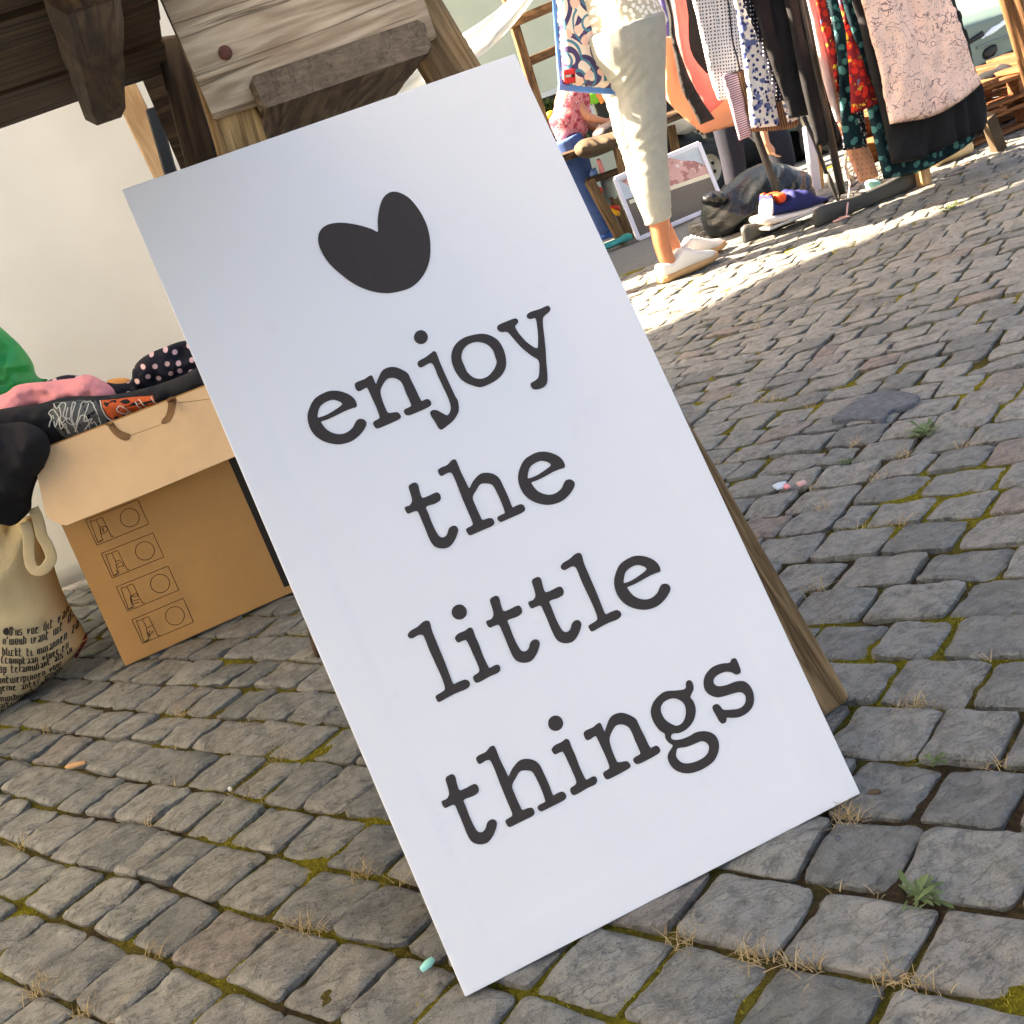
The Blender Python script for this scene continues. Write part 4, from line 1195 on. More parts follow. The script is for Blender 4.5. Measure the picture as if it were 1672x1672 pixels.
def flat_glyph(name, loops, ou, ov, mat, parent, nsub):
    cu = bpy.data.curves.new('g', 'CURVE'); cu.dimensions = '2D'; cu.fill_mode = 'BOTH'
    cu.extrude = .0003
    cu.offset = .0005
    for lp in loops:
        pts = catmull([(p[0], p[1]) for p in lp], nsub)
        sp = cu.splines.new('POLY'); sp.points.add(len(pts) - 1); sp.use_cyclic_u = True
        for q, p in zip(sp.points, pts): q.co = (p[0] / 1000, -p[1] / 1000, 0, 1)
    tmp = bpy.data.objects.new('g', cu); WORK.collection.objects.link(tmp)
    WORK.view_layers[0].update(); dg = WORK.view_layers[0].depsgraph
    me = bpy.data.meshes.new_from_object(tmp.evaluated_get(dg))
    bpy.data.objects.remove(tmp); bpy.data.curves.remove(cu)
    c = SP(ou / 1000, ov / 1000, .0006)
    for v in me.vertices:
        x, y, z = v.co
        v.co = EX * x - EY * y + EN * z
    me.materials.clear()
    return link(name, me, mat, parent, c)
for k, (o_u, o_v) in LETTERS:
    ob = flat_glyph('heart' if k == 'heart' else 'letter', GLYPHS[k], o_u, o_v, M['print_black'], sign, 4 if k == 'heart' else 3)

# ------------------------------------------------------------------ the stall table the sign leans on
tb = empty('stall_table', (.25, 1.55, 0), 'weathered wooden stall table on trestle legs behind the sign', 'table')
pl0, pl1 = P(316, 100, 1.41), P(690, -30, 1.41)
zb = P(345, 199, 1.40).z
beam('front_plank', (P(343, 190, 1.41).x, 1.415, zb + .105), (P(700, 40, 1.41).x, 1.415, zb + .112), .032, .21, M['plank'], tb, up=(0, 0, 1), bevel=.004, rough=.002, seg=24, mat_end=M['leg_brown'])
nl = P(368, 86, 1.398)
bm = bmesh.new(); bmesh.ops.create_uvsphere(bm, u_segments=14, v_segments=8, radius=.0085)
bmesh.ops.scale(bm, vec=(1, .4, 1), verts=bm.verts)
bm_obj('nail', bm, M['rust'], tb, nl, True)
# thick board whose end grain faces the camera
bl = P(412, 150, 1.368); br = P(688, 35, 1.368)
bz = (P(427, 165, 1.368).z + P(685, 60, 1.368).z) / 2 - .002
ec = Vector(((bl.x + br.x) / 2 + .002, 1.365, (bl.z + br.z) / 2 - .010))
beam('cross_board', ec, ec + Vector((.01, .6, -.035)), br.x - bl.x, .042, M['beam_side'], tb, up=(0, 0, 1), bevel=.006, rough=.0022, seg=12, mat_end=M['end_grain'])
# front legs
def leg(name, top, foot, w, h, mat, up=(0, 1, .3)):
    return beam(name, top, foot, w, h, mat, tb, up=up, bevel=.005, rough=.002, seg=18, seed=foot[0] * 10)
leg('leg', (.372, 1.455, 1.0), (.510, 1.085, -.004), .066, .042, M['leg_mid'])
leg('leg', (.112, 1.455, 1.0), (-.018, 1.085, -.004), .062, .042, M['leg_yellow'])
# rear legs and stretcher
ft = G(531, 1058)
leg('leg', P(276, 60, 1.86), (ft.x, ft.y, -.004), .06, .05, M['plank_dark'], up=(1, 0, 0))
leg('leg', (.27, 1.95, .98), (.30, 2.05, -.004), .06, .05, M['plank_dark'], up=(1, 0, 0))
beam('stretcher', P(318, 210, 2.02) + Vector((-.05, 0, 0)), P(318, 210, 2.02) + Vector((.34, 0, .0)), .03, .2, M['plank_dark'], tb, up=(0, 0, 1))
# table boards seen from below
ZB = 1.062
yy = 0.80
k = 0
while yy < 1.95:
    w = (.135, .15, .128, .145)[k % 4]
    w = min(w, 1.975 - yy)
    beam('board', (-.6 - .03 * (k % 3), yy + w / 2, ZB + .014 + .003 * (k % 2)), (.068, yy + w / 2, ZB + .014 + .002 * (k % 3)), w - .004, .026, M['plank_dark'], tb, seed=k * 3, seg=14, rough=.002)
    yy += w; k += 1
j0, j1 = G(128, -40, ZB - .022), G(168, 176, ZB - .022)
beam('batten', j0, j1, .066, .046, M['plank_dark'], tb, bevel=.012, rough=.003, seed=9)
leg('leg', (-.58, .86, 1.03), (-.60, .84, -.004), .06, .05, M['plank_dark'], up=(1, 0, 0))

# ------------------------------------------------------------------ cardboard box and what lies in it
BF = 2.31
cbx = empty('cardboard_box', (-.24, 2.5, 0), 'open brown cardboard box with printed chair icons and folded front flap', 'box')
def panel(name, q, th, mat, parent, nx=10, nz=8, bulge=0.0, nrm=Vector((0, -1, 0)), seed=0):
    """thin card sheet through four world corners (bl, br, tr, tl)"""
    q = [Vector(p) for p in q]
    vs, fs = [], []
    for side in (0, 1):
        for j in range(nz + 1):
            for i in range(nx + 1):
                s, t = i / nx, j / nz
                p = q[0] * (1 - s) * (1 - t) + q[1] * s * (1 - t) + q[2] * s * t + q[3] * (1 - s) * t
                p = p + nrm * (bulge * math.sin(math.pi * s) * math.sin(math.pi * t) + .0015 * noise.noise((s * 4 + seed, t * 4, 0)))
                vs.append(p - nrm * (th * side))
    n1 = (nx + 1) * (nz + 1)
    for j in range(nz):
        for i in range(nx):
            a = j * (nx + 1) + i
            fs.append((a, a + 1, a + nx + 2, a + nx + 1)); fs.append((n1 + a, n1 + a + nx + 1, n1 + a + nx + 2, n1 + a + 1))
    rim = [i for i in range(nx + 1)] + [j * (nx + 1) + nx for j in range(1, nz + 1)] + [nz * (nx + 1) + i for i in range(nx - 1, -1, -1)] + [j * (nx + 1) for j in range(nz - 1, 0, -1)]
    for a, b in zip(rim, rim[1:] + rim[:1]): fs.append((a, n1 + a, n1 + b, b))
    return centred(name, vs, fs, mat, parent, False)
zt_ = .515
bx0, bx1 = G(205, 1090).x, .03
fr = panel('front_panel', [(bx0, BF, .002), (bx1, BF + .02, .002), (bx1 + .01, BF + .01, zt_), (bx0 + .028, BF, zt_)], .004, M['card_out'], cbx, bulge=.006)
panel('side_panel', [(bx0 + .001, BF + .006, .002), (bx0 - .02, BF + .40, .002), (bx0 + .0, BF + .40, zt_), (bx0 + .029, BF + .006, zt_)], .004, M['card_out'], cbx, nrm=Vector((-1, 0, 0)))
panel('side_panel', [(bx1, BF + .026, .002), (bx1 - .02, BF + .42, .002), (bx1, BF + .42, zt_), (bx1 + .006, BF + .016, zt_)], .004, M['card'], cbx, nrm=Vector((1, 0, 0)))
panel('back_panel', [(bx0 - .02, BF + .41, .002), (bx1 - .02, BF + .43, .002), (bx1, BF + .43, zt_), (bx0, BF + .41, zt_)], .004, M['card'], cbx)
# folded down flap
YF = 2.262
fo_px = [(66, 735), (61, 779), (68, 812), (75, 844), (90, 853), (108, 858), (246, 803), (384, 745), (420, 730), (398, 606), (329, 633), (200, 683)]
def flap_pt(a, b):
    # the flap hangs outwards from the fold: its plane leans towards the camera at the bottom
    y = YF
    for _ in range(4):
        q = P(a, b, y); y = 2.305 - .5 * (zt_ + .012 - q.z)
    return P(a, b, y)
fl = prism('front_flap', [flap_pt(a, b) for a, b in fo_px], .0045, M['card'], cbx)
for pts in ([(171, 691), (180, 692), (190, 703), (202, 709), (212, 712), (211, 719), (203, 722), (190, 717), (178, 706)],
            [(273, 651), (286, 648), (288, 660), (283, 680), (275, 692), (264, 695), (264, 689), (271, 680), (274, 665)]):
    print_patch('handle_slot', fl, pts, YF, M['card_dark'], fl, .0008, .006, True)
for ln in ([(212, 714), (262, 696)], [(290, 662), (345, 654)]): print_lines('crease', fl, [ln], YF, .0012, M['card_dark'], fl, .0005)
zb_ = lambda p: (130 + p[0] / 6.686, 810 + p[1] / 6.686)
icons = []
rects = [[(65, 262), (635, 40), (757, 303), (190, 535)], [(235, 625), (800, 400), (920, 665), (355, 893)], [(400, 990), (965, 765), (1083, 1030), (525, 1255)], [(570, 1350), (1130, 1120), (1243, 1385), (690, 1610)]]
circ = [(547, 233), (712, 597), (878, 955), (1040, 1312)]
draw = [[(50, 10), (135, 245)], [(50, 10), (118, 0), (160, 88), (165, 140), (185, 205), (135, 245)], [(110, -5), (180, -35), (285, 180), (313, 170)], [(135, 245), (200, 215)]]
seat = [[[(155, 95), (175, 70), (215, 65), (240, 90), (235, 120), (200, 145), (170, 140), (155, 95)], [(175, 85), (205, 130)], [(195, 75), (190, 120)]],
        [[(155, 92), (195, 70), (230, 105), (250, 145)], [(165, 140), (195, 95)], [(170, 165), (205, 140), (250, 135)], [(165, 180), (185, 210), (200, 190)]],
        [[(150, 105), (215, 65), (240, 100), (150, 105)], [(160, 115), (175, 160), (250, 135)], [(150, 110), (170, 195), (250, 165)]],
        [[(165, 90), (220, 65)], [(160, 110), (175, 170), (240, 140)], [(165, 130), (200, 190), (190, 120)], [(205, 140), (240, 125)]]]
for k in range(4):
    r = rects[k]
    ln = [[zb_(p) for p in r + [r[0]]]]
    cx, cy = circ[k]
    ln.append([zb_((cx + 104 * math.cos(a * math.pi / 16), cy + 101 * math.sin(a * math.pi / 16))) for a in range(33)])
    ox, oy = r[0]
    for d in draw + seat[k]: ln.append([zb_((ox + p[0], oy + p[1])) for p in d])
    print_lines('printed_icon', fr, ln, BF, .0013, M['print_brown'], fr, .0008, 2.0)
print_patch('printed_bar', fr, [(368, 740), (383, 738), (475, 958), (465, 962)], BF, M['card_black'], fr, .0007, .012)

tee = puff('black_tshirt', [(-90, 690), (0, 668), (60, 660), (110, 648), (180, 645), (250, 630), (300, 612), (335, 596), (345, 632), (290, 655), (200, 685), (120, 725), (60, 742), (0, 725), (-90, 750)],
           2.37, .045, M['black_cloth'], None, .05, .007, .022, 15, 2.0, ridge=.7)
tag(tee, 'black t-shirt with grey and orange lettering spilling over the box edge', 't-shirt')
print_patch('grey_print', tee, [(84, 675), (92, 655), (130, 651), (158, 652), (183, 684), (150, 703), (120, 716), (104, 704)], 2.37, M['grey_print'], tee, .0010, .008)
print_patch('orange_print', tee, [(166, 652), (200, 648), (250, 642), (258, 656), (225, 672), (190, 684), (176, 672)], 2.37, M['orange_print'], tee, .0012, .008)
zt2 = lambda p: (p[0] / 3.98, 500 + p[1] / 3.98)
tl_ = [[(335, 760), (350, 700), (330, 680), (360, 655), (395, 690), (420, 730), (470, 800)], [(360, 625), (385, 650), (410, 620), (440, 625), (430, 690), (470, 700), (480, 620), (500, 615)],
       [(500, 615), (480, 700), (510, 740), (540, 620), (570, 615)], [(570, 615), (610, 620), (660, 740), (640, 760), (620, 730), (600, 740)], [(420, 740), (460, 700), (500, 760), (520, 800)],
       [(500, 790), (540, 690), (580, 700), (590, 770)], [(360, 690), (380, 760), (400, 700), (415, 770), (440, 730), (455, 800)], [(400, 640), (415, 690), (395, 720)], [(585, 620), (560, 720), (610, 700), (560, 780)],
       [(455, 640), (450, 720), (500, 750)], [(655, 605), (690, 690), (745, 725), (820, 700)], [(765, 650), (790, 628), (835, 655), (825, 682), (780, 668), (765, 650)], [(830, 655), (880, 690), (925, 660), (885, 605)], [(985, 575), (1020, 618)], [(905, 590), (960, 640)]]
print_lines('white_print', tee, [catmull([zt2(p) for p in l], 3, False) for l in tl_], 2.37, .0022, M['white_print'], tee, .0018, 2.0)
o = puff('pink_sweatshirt', [(-90, 660), (0, 645), (30, 628), (80, 622), (122, 617), (140, 611), (160, 617), (187, 637), (175, 655), (110, 665), (60, 675), (0, 690), (-90, 700)], 2.46, .05, M['pink_cloth'], None, .05, .007, .04, 17, 4.0, ridge=.8)
tag(o, 'pink sweatshirt bunched on top of the cardboard box', 'sweatshirt')
o = puff('dotted_dress', [(60, 640), (78, 622), (110, 612), (150, 617), (185, 626), (213, 622), (217, 602), (235, 582), (270, 566), (303, 556), (330, 560), (350, 600), (340, 650), (200, 665), (100, 655)], 2.53, .05, M['dot_cloth'], None, .05, .007, .036, 16, 7.0, ridge=.8)
tag(o, 'navy dress with pale pink polka dots heaped in the box', 'dress')
o = puff('orange_scarf', [(175, 622), (195, 617), (212, 620), (212, 634), (180, 636)], 2.60, .02, M['paint_orange'], None, .02, .008)
tag(o, 'sliver of orange scarf behind the dotted dress', 'scarf')
o = puff('black_jacket', [(-110, 690), (-40, 685), (0, 693), (40, 690), (73, 705), (83, 735), (74, 765), (60, 785), (52, 812), (50, 832), (36, 848), (20, 858), (-10, 852), (-70, 850), (-120, 800)], 2.30, .06, M['black_cloth'], None, .06, .008, .035, 11, 9.0, ridge=.8)
tag(o, 'black jacket sleeve hanging over the left edge of the box', 'jacket')
o = puff('green_carrier_bag', [(-90, 560), (-50, 515), (-20, 522), (0, 533), (18, 548), (38, 568), (54, 592), (58, 608), (66, 617), (78, 619), (70, 627), (45, 640), (40, 700), (30, 800), (20, 900), (0, 985), (-60, 1010), (-120, 1030), (-150, 850), (-130, 680)], 2.64, .09, M['green_bag'], None, .09, .008, .07, 16, 3.0, ridge=1.0)
tag(o, 'crumpled green plastic carrier bag at the left edge', 'bag')
# clothes filling the box under the visible ones
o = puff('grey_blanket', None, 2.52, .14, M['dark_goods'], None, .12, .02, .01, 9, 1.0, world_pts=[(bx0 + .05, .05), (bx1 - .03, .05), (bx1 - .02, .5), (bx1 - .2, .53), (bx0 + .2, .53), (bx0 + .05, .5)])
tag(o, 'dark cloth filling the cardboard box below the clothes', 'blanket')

# ------------------------------------------------------------------ tote bag
tote = empty('tote_bag', (-.86, 2.42, 0), 'natural canvas tote bag with black gothic lettering beside the box', 'tote bag')
TY = 2.42
tbody = puff('bag_body', [(-150, 1210), (-150, 870), (-60, 862), (0, 852), (20, 858), (45, 842), (62, 852), (75, 882), (88, 925), (102, 965), (122, 1005), (138, 1030), (141, 1048), (108, 1084), (60, 1122), (0, 1164), (-60, 1200)],
             TY, .10, M['canvas'], tote, .13, .010, .014, 10, 5.0, ridge=.5)
zt3 = lambda p: (p[0] / 4.4, 800 + p[1] / 4.4)
hp = [zt3(p) for p in [(180, 235), (205, 330), (208, 440), (220, 530), (255, 578), (310, 575), (350, 530), (368, 480), (340, 400), (300, 330), (285, 260), (265, 190), (235, 130)]]
hv = catmull(hp, 5, False)
hw_ = [P(q_[0], q_[1], TY - .108 - .014 * math.sin(math.pi * k / len(hv))) for k, q_ in enumerate(hv)]
tube('handle', hw_, .0115, M['canvas'], tote, 14, .16)
BL = {  # pen strokes of a gothic hand on a 2 x 4 lattice, baseline 0, x-height 2
 'a': ['02,12,10,20', '11,00,10'], 'b': ['03,00,10,12,02'], 'c': ['12,02,00,10'], 'd': ['13,02,00,10,12'], 'e': ['01,12,02,00,10'], 'f': ['13,03,00', '02,12'], 'g': ['12,02,00,10', '12,1-,0-'],
 'h': ['03,00', '02,12,10'], 'i': ['02,00,10'], 'k': ['03,00', '02,12,01,10'], 'l': ['03,00,10'], 'm': ['00,02,12,10', '12,22,20'], 'n': ['00,02,12,10'], 'o': ['00,02,12,10,00'], 'p': ['0-,02,12,10,00'],
 'r': ['00,02,12'], 's': ['12,02,01,11,10,00'], 't': ['03,00,10', '02,12'], 'u': ['02,00,10,12', '10,20'], 'v': ['02,01,00,12'], 'w': ['02,00,10,12', '10,20,22'], 'y': ['02,00,10', '12,1-,0-'], 'D': ['03,00,10,12,03', '03,13,22'], "'": ['03,02'], '(': ['13,02,00,10'], 'z': ['02,12,00,10']}
def gothic(text, base_px, h_px, adv):
    """strokes (photo px polylines) of text set along a baseline polyline"""
    bp_ = catmull(base_px, 10, False)
    acc = [0]
    for a, b in zip(bp_, bp_[1:]): acc.append(acc[-1] + math.hypot(b[0] - a[0], b[1] - a[1]))
    def at_(s):
        if s >= acc[-1]: return None
        for i in range(len(acc) - 1):
            if acc[i + 1] >= s:
                t = (s - acc[i]) / max(acc[i + 1] - acc[i], 1e-6)
                a, b = bp_[i], bp_[i + 1]
                return (a[0] + (b[0] - a[0]) * t, a[1] + (b[1] - a[1]) * t), math.atan2(b[1] - a[1], b[0] - a[0])
    out = []; s = 0
    for ch in text:
        if ch == ' ': s += adv * .8; continue
        g_ = BL.get(ch, BL['n'])
        wd = 3 if ch in 'mwD' else 2 if ch in 'abcdefghknopstuvy(z' else 1.3
        for st in g_:
            ln = []
            for tok in st.split(','):
                x = float(tok[0]); y = -1.2 if tok[1] == '-' else float(tok[1])
                sx = s + x * adv * .42
                q = at_(sx)
                if q is None: break
                ln.append((q[0][0], q[0][1] - y * h_px / 2))
            if len(ln) > 1: out.append(ln)
        s += adv * (.42 * (wd - 1) + .42)
    return out
TXT = [('Dus voe dit vand leven', [(28, 1010), (68, 1010), (98, 1003), (136, 979)], 0), ("n'wouh ivant uit den", [(18, 1024), (68, 1024), (98, 1016), (141, 993)], 1), ('blickt ti mmannen zo', [(17, 1041), (68, 1043), (98, 1034), (141, 1011)], 2),
       ('(comptaan vloer en', [(15, 1054), (68, 1057), (100, 1048), (141, 1027)], 3), ('op teramudant als in', [(12, 1069), (68, 1071), (100, 1059), (136, 1041)], 4), ('ontwerpinnen voor', [(10, 1087), (68, 1088), (100, 1075), (127, 1059)], 5),
       ('yerne anter arryge', [(9, 1102), (57, 1103), (95, 1090), (118, 1075)], 6), ('mwibuund adbol', [(8, 1122), (45, 1123), (91, 1104)], 7), ('arti oprin', [(8, 1136), (34, 1137), (66, 1125)], 8), ('nwr', [(8, 1149), (30, 1148)], 9)]
lines = []
for t_, b_, k in TXT: lines += gothic(t_, b_, 8.2, 7.2)
print_lines('lettering', tbody, lines, TY, .0026, M['print_black'], tbody, .0012, 2.0)
print_patch('red_print', tbody, [(118, 1068), (140, 1032), (143, 1044), (124, 1076)], TY, M['red_print'], tbody, .0009, .008)
print_patch('round_emblem', tbody, [(17, 1003), (22, 998), (26, 1000), (26, 1009), (20, 1009)], TY, M['print_black'], tbody, .0014, .004, True)
# ------------------------------------------------------------------ people
def ell_geo(pts, rx, ry, n=18):
    """upright stack of elliptical rings (x half width, y half width)"""
    vs, fs = [], []
    for p, a, b in zip(pts, rx, ry):
        for k in range(n):
            t = 2 * math.pi * k / n
            vs.append(Vector((p[0] + a * math.cos(t), p[1] + b * math.sin(t), p[2])))
    for i in range(len(pts) - 1):
        for k in range(n): fs.append((i * n + k, i * n + (k + 1) % n, (i + 1) * n + (k + 1) % n, (i + 1) * n + k))
    fs.append(tuple(range(n))[::-1]); fs.append(tuple(range((len(pts) - 1) * n, len(pts) * n)))
    return vs, fs

def interp(ctrl, n=6):
    return catmull(ctrl, n, False)

def hand_geo(wrist, d, palm_n, s=1.0, curl=.35):
    """palm, four unequal bent fingers and a thumb leaving the side of the palm"""
    wrist = Vector(wrist); d = Vector(d).normalized(); pn = Vector(palm_n); pn = (pn - d * d.dot(pn)).normalized(); sd = d.cross(pn)
    geos = [tube_geo([wrist - d * .02 * s, wrist + d * .02 * s, wrist + d * .06 * s, wrist + d * .088 * s], [.024 * s, .03 * s, .036 * s, .03 * s], 10, .5)]
    for k, (off, L) in enumerate(((-.028, .062), (-.009, .072), (.010, .068), (.028, .052))):
        b = wrist + d * .08 * s + sd * off * s
        q = [b]
        ang = 0
        for m_ in (.45, .32, .23):
            ang += curl
            q.append(q[-1] + (d * math.cos(ang) + pn * math.sin(ang)) * (L * m_ * s * 1.2))
        geos.append(tube_geo(q, [.0085 * s, .0085 * s, .0075 * s, .0055 * s], 8))
    b = wrist + d * .025 * s - sd * .03 * s
    q = [b, b + (d * .6 - sd * .8) * .03 * s, b + (d * .85 - sd * .5) * .058 * s + pn * .006, b + (d * .95 - sd * .3) * .08 * s + pn * .014]
    geos.append(tube_geo(q, [.012 * s, .0105 * s, .009 * s, .006 * s], 8))
    return geos

def head_parts(root, c, face, hair_mat, skin_geos, s=1.0):
    """adds skull, jaw, nose, ears to skin_geos; returns sphere list; builds hair, eyes, mouth as parts"""
    c = Vector(c); f = Vector(face).normalized(); sd = Vector((-f.y, f.x, 0))
    sph = [(c, (.078 * s, .078 * s, .105 * s)), (c + f * .03 * s - Vector((0, 0, .055 * s)), (.055 * s, .055 * s, .06 * s)),
           (c + f * .088 * s - Vector((0, 0, .015 * s)), (.014 * s, .014 * s, .024 * s)), (c + sd * .078 * s - Vector((0, 0, .01)), (.014, .014, .03)), (c - sd * .078 * s - Vector((0, 0, .01)), (.014, .014, .03))]
    return sph

# woman in front of the clothes rack -------------------------------------------------
WYN = 4.05
wom = empty('person', (1.80, 4.1, 0), 'person in pale grey cropped jeans and white sneakers standing at the clothes rack', 'person')
near = [((1022, 40), 128), ((1028, 76), 122), ((1040, 115), 98), ((1048, 150), 82), ((1053, 202), 75), ((1059, 245), 64), ((1062, 289), 64), ((1067, 322), 60), ((1073, 350), 50), ((1075, 363), 47)]
K = 1 / 405.0
def leg_rings(lst, dy, sx=1.0, dx=0.0):
    pts = []
    for (px, py), w in lst:
        p = P(px, py, WYN)
        pts.append((p.x + dx, WYN + dy, p.z, w * K / 2 * sx, w * K / 2 * .84 * sx))
    pts = interp(pts, 4)
    return ell_geo([q[:3] for q in pts], [q[3] for q in pts], [q[4] for q in pts])
far_l = [((1030, 76), 112), ((1045, 115), 96), ((1055, 150), 80), ((1063, 202), 72), ((1073, 245), 62), ((1081, 283), 60), ((1090, 315), 56), ((1099, 340), 48), ((1101, 352), 46)]
pel = [P(1020, 20, WYN), P(1024, 50, WYN), P(1030, 85, WYN), P(1040, 110, WYN)]
pelv = ell_geo([(p.x, WYN + .085, p.z) for p in pel], [.135, .148, .145, .10], [.165, .18, .17, .11])
CREASE = [(.60, .5, .010, .009, 1.60, 1.80), (.575, .35, .007, .007, 1.60, 1.86), (.545, .2, .007, .008, 1.60, 1.88), (.52, -.1, .006, .007, 1.60, 1.84), (.497, .15, .006, .006, 1.60, 1.80), (.47, -.25, .007, .006, 1.62, 1.82), (.44, .1, .006, .005, 1.62, 1.88),
          (.80, .9, .012, .011, 1.58, 1.80), (.84, .7, .010, .008, 1.58, 1.78), (.76, .55, .010, .008, 1.60, 1.84), (.70, .4, .012, .006, 1.60, 1.86), (.66, -.2, .010, .004, 1.62, 1.90), (.88, .3, .010, .005, 1.70, 1.92), (.36, .1, .008, .003, 1.66, 1.88), (.262, .3, .004, .005, 1.5, 2.1)]
jn = fuse('jeans', [leg_rings(near, 0), leg_rings(far_l, .17), pelv], M['jeans_grey'], wom, .009, 3)
# wrinkles behind the knee and at the seat
for v in jn.data.vertices:
    w = jn.location + v.co
    kz = math.exp(-((w.z - .52) / .11) ** 2) + .8 * math.exp(-((w.z - .80) / .07) ** 2) + .35
    d_ = .0008 * noise.noise((w.x * 14, w.y * 14, w.z * 9)) + .0018 * noise.noise((w.x * 5, w.y * 5, w.z * 6))
    for (z0, sl_, sg_w, am, lo, hi) in CREASE:
        zz = w.z - z0 - sl_ * (w.x - 1.76) - .006 * noise.noise((w.x * 20, w.y * 20, z0 * 9))
        sx_ = max(0.0, min(1.0, (w.x - lo) / .03)) * max(0.0, min(1.0, (hi - w.x) / .03))
        d_ += sx_ * am * .42 * (-math.exp(-(zz / sg_w) ** 2) + .7 * math.exp(-((zz - 1.9 * sg_w) / (1.3 * sg_w)) ** 2))
    v.co += v.normal * d_
# skin: one body from head to feet
ank = P(1087, 420, WYN); hemp = P(1074, 355, WYN); ank2 = P(1121, 388, WYN); hem2 = P(1102, 345, WYN)
sg = []
sg.append(tube_geo([(hemp.x, WYN, hemp.z + .1), (hemp.x + .004, WYN, hemp.z), (P(1080, 395, WYN).x, WYN, P(1080, 395, WYN).z), (ank.x, WYN, ank.z), (ank.x + .02, WYN, .05), (ank.x + .09, WYN + .01, .035)], [.05, .046, .037, .034, .032, .024], 14))
sg.append(tube_geo([(hem2.x, WYN + .17, hem2.z + .1), (hem2.x + .004, WYN + .17, hem2.z), (P(1108, 365, WYN).x, WYN + .17, P(1108, 365, WYN).z), (ank2.x, WYN + .17, ank2.z), (ank2.x + .02, WYN + .17, .05), (ank2.x + .09, WYN + .18, .035)], [.05, .046, .038, .034, .032, .024], 14))
hx = P(1015, 10, WYN).x
sg.append(tube_geo([(hemp.x, WYN, hemp.z + .02), (P(1059, 245, WYN).x, WYN, .5), (P(1040, 115, WYN).x, WYN + .03, .85), (hx + .02, WYN + .06, .98)], [.044, .055, .08, .08], 14))
sg.append(tube_geo([(hem2.x, WYN + .17, hem2.z + .02), (P(1073, 245, WYN).x, WYN + .17, .5), (P(1045, 115, WYN).x, WYN + .15, .85), (hx + .02, WYN + .11, .98)], [.044, .055, .08, .08], 14))
sg.append(ell_geo([(hx + .01, 4.135, .95), (hx + .0, 4.135, 1.1), (hx - .01, 4.135, 1.3), (hx - .0, 4.135, 1.40), (hx + .01, 4.135, 1.44)], [.115, .10, .105, .09, .05], [.16, .14, .17, .17, .06]))
sg.append(tube_geo([(hx + .01, 4.135, 1.40), (hx + .03, 4.135, 1.52)], [.055, .05], 14))
for dy, el, wr in ((-.19, (hx + .06, -.24, 1.12), (hx + .30, -.20, 1.16)), (.19, (hx + .06, .25, 1.12), (hx + .32, .20, 1.20))):
    sh = Vector((hx, 4.135 + dy, 1.37)); e = Vector((el[0], 4.135 + el[1], el[2])); w = Vector((wr[0], 4.135 + wr[1], wr[2]))
    sg.append(tube_geo([sh, sh.lerp(e, .5), e, e.lerp(w, .5), w], [.048, .042, .037, .033, .025], 12))
    sg += hand_geo(w, w - e, (0, 0, -1))
fuse('body', sg, M['skin_tan'], wom, .009, 2, head_parts(wom, (hx + .05, 4.135, 1.60), (1, .15, 0), None, sg))
hv_, hf_ = ell_geo([(hx + .02, 4.13, 1.46), (hx + .015, 4.13, 1.55), (hx + .025, 4.13, 1.66), (hx + .04, 4.13, 1.725)], [.075, .088, .092, .03], [.085, .092, .09, .04])
fuse('hair', [(hv_, hf_)], M['hair_brown'], wom, .014, 4)
# blouse with a white hem showing under it
bl0 = [(P(1012, -30, WYN), .155, .185), (P(1012, 0, WYN), .158, .188), (P(1016, 30, WYN), .162, .192), (P(1018, 48, WYN), .158, .188)]
def shirt_geo(hem_dz, rscale, top):
    pts, rx, ry = [], [], []
    for z, cx, a, b in top:
        pts.append((cx, 4.135, z)); rx.append(a * rscale); ry.append(b * rscale)
    return ell_geo(pts, rx, ry, 26)
zh = P(1028, 66, WYN).z
top = [(zh - .015, hx + .035, .150, .188), (zh + .08, hx + .012, .158, .19), (zh + .2, hx + .0, .145, .18), (zh + .33, hx - .01, .14, .195), (zh + .42, hx + .0, .12, .19), (zh + .46, hx + .01, .07, .09)]
def tilt_hem(o, k):
    # the hem rides up at the front and drops over the seat
    for v in o.data.vertices:
        w = o.location + v.co
        t = max(0.0, min(1.0, (zh + .16 - w.z) / .16))
        v.co.z += t * (w.x - hx - .02) * k
        v.co += Vector((noise.noise((w.x * 9, w.y * 9, w.z * 5)), noise.noise((w.x * 9, w.y * 9, w.z * 5 + 9)), 0)) * .011
sl = []
for dy in (-.19, .19):
    sl.append(tube_geo([(hx, 4.135 + dy * .8, 1.37), (hx + .01, 4.135 + dy * 1.05, 1.30), (hx + .04, 4.135 + dy * 1.22, 1.19)], [.075, .07, .062], 14))
sh_ = fuse('blouse', [shirt_geo(0, 1.0, top)] + sl, M['shirt_spot'], wom, .012, 3)
tilt_hem(sh_, .42)
un = fuse('undershirt', [shirt_geo(0, .96, [(zh - .055, hx + .045, .150, .188), (zh + .02, hx + .03, .153, .188), (zh + .1, hx + .012, .152, .183), (zh + .2, hx, .135, .17)])], M['white_cloth'], wom, .012, 3)
tilt_hem(un, .50)
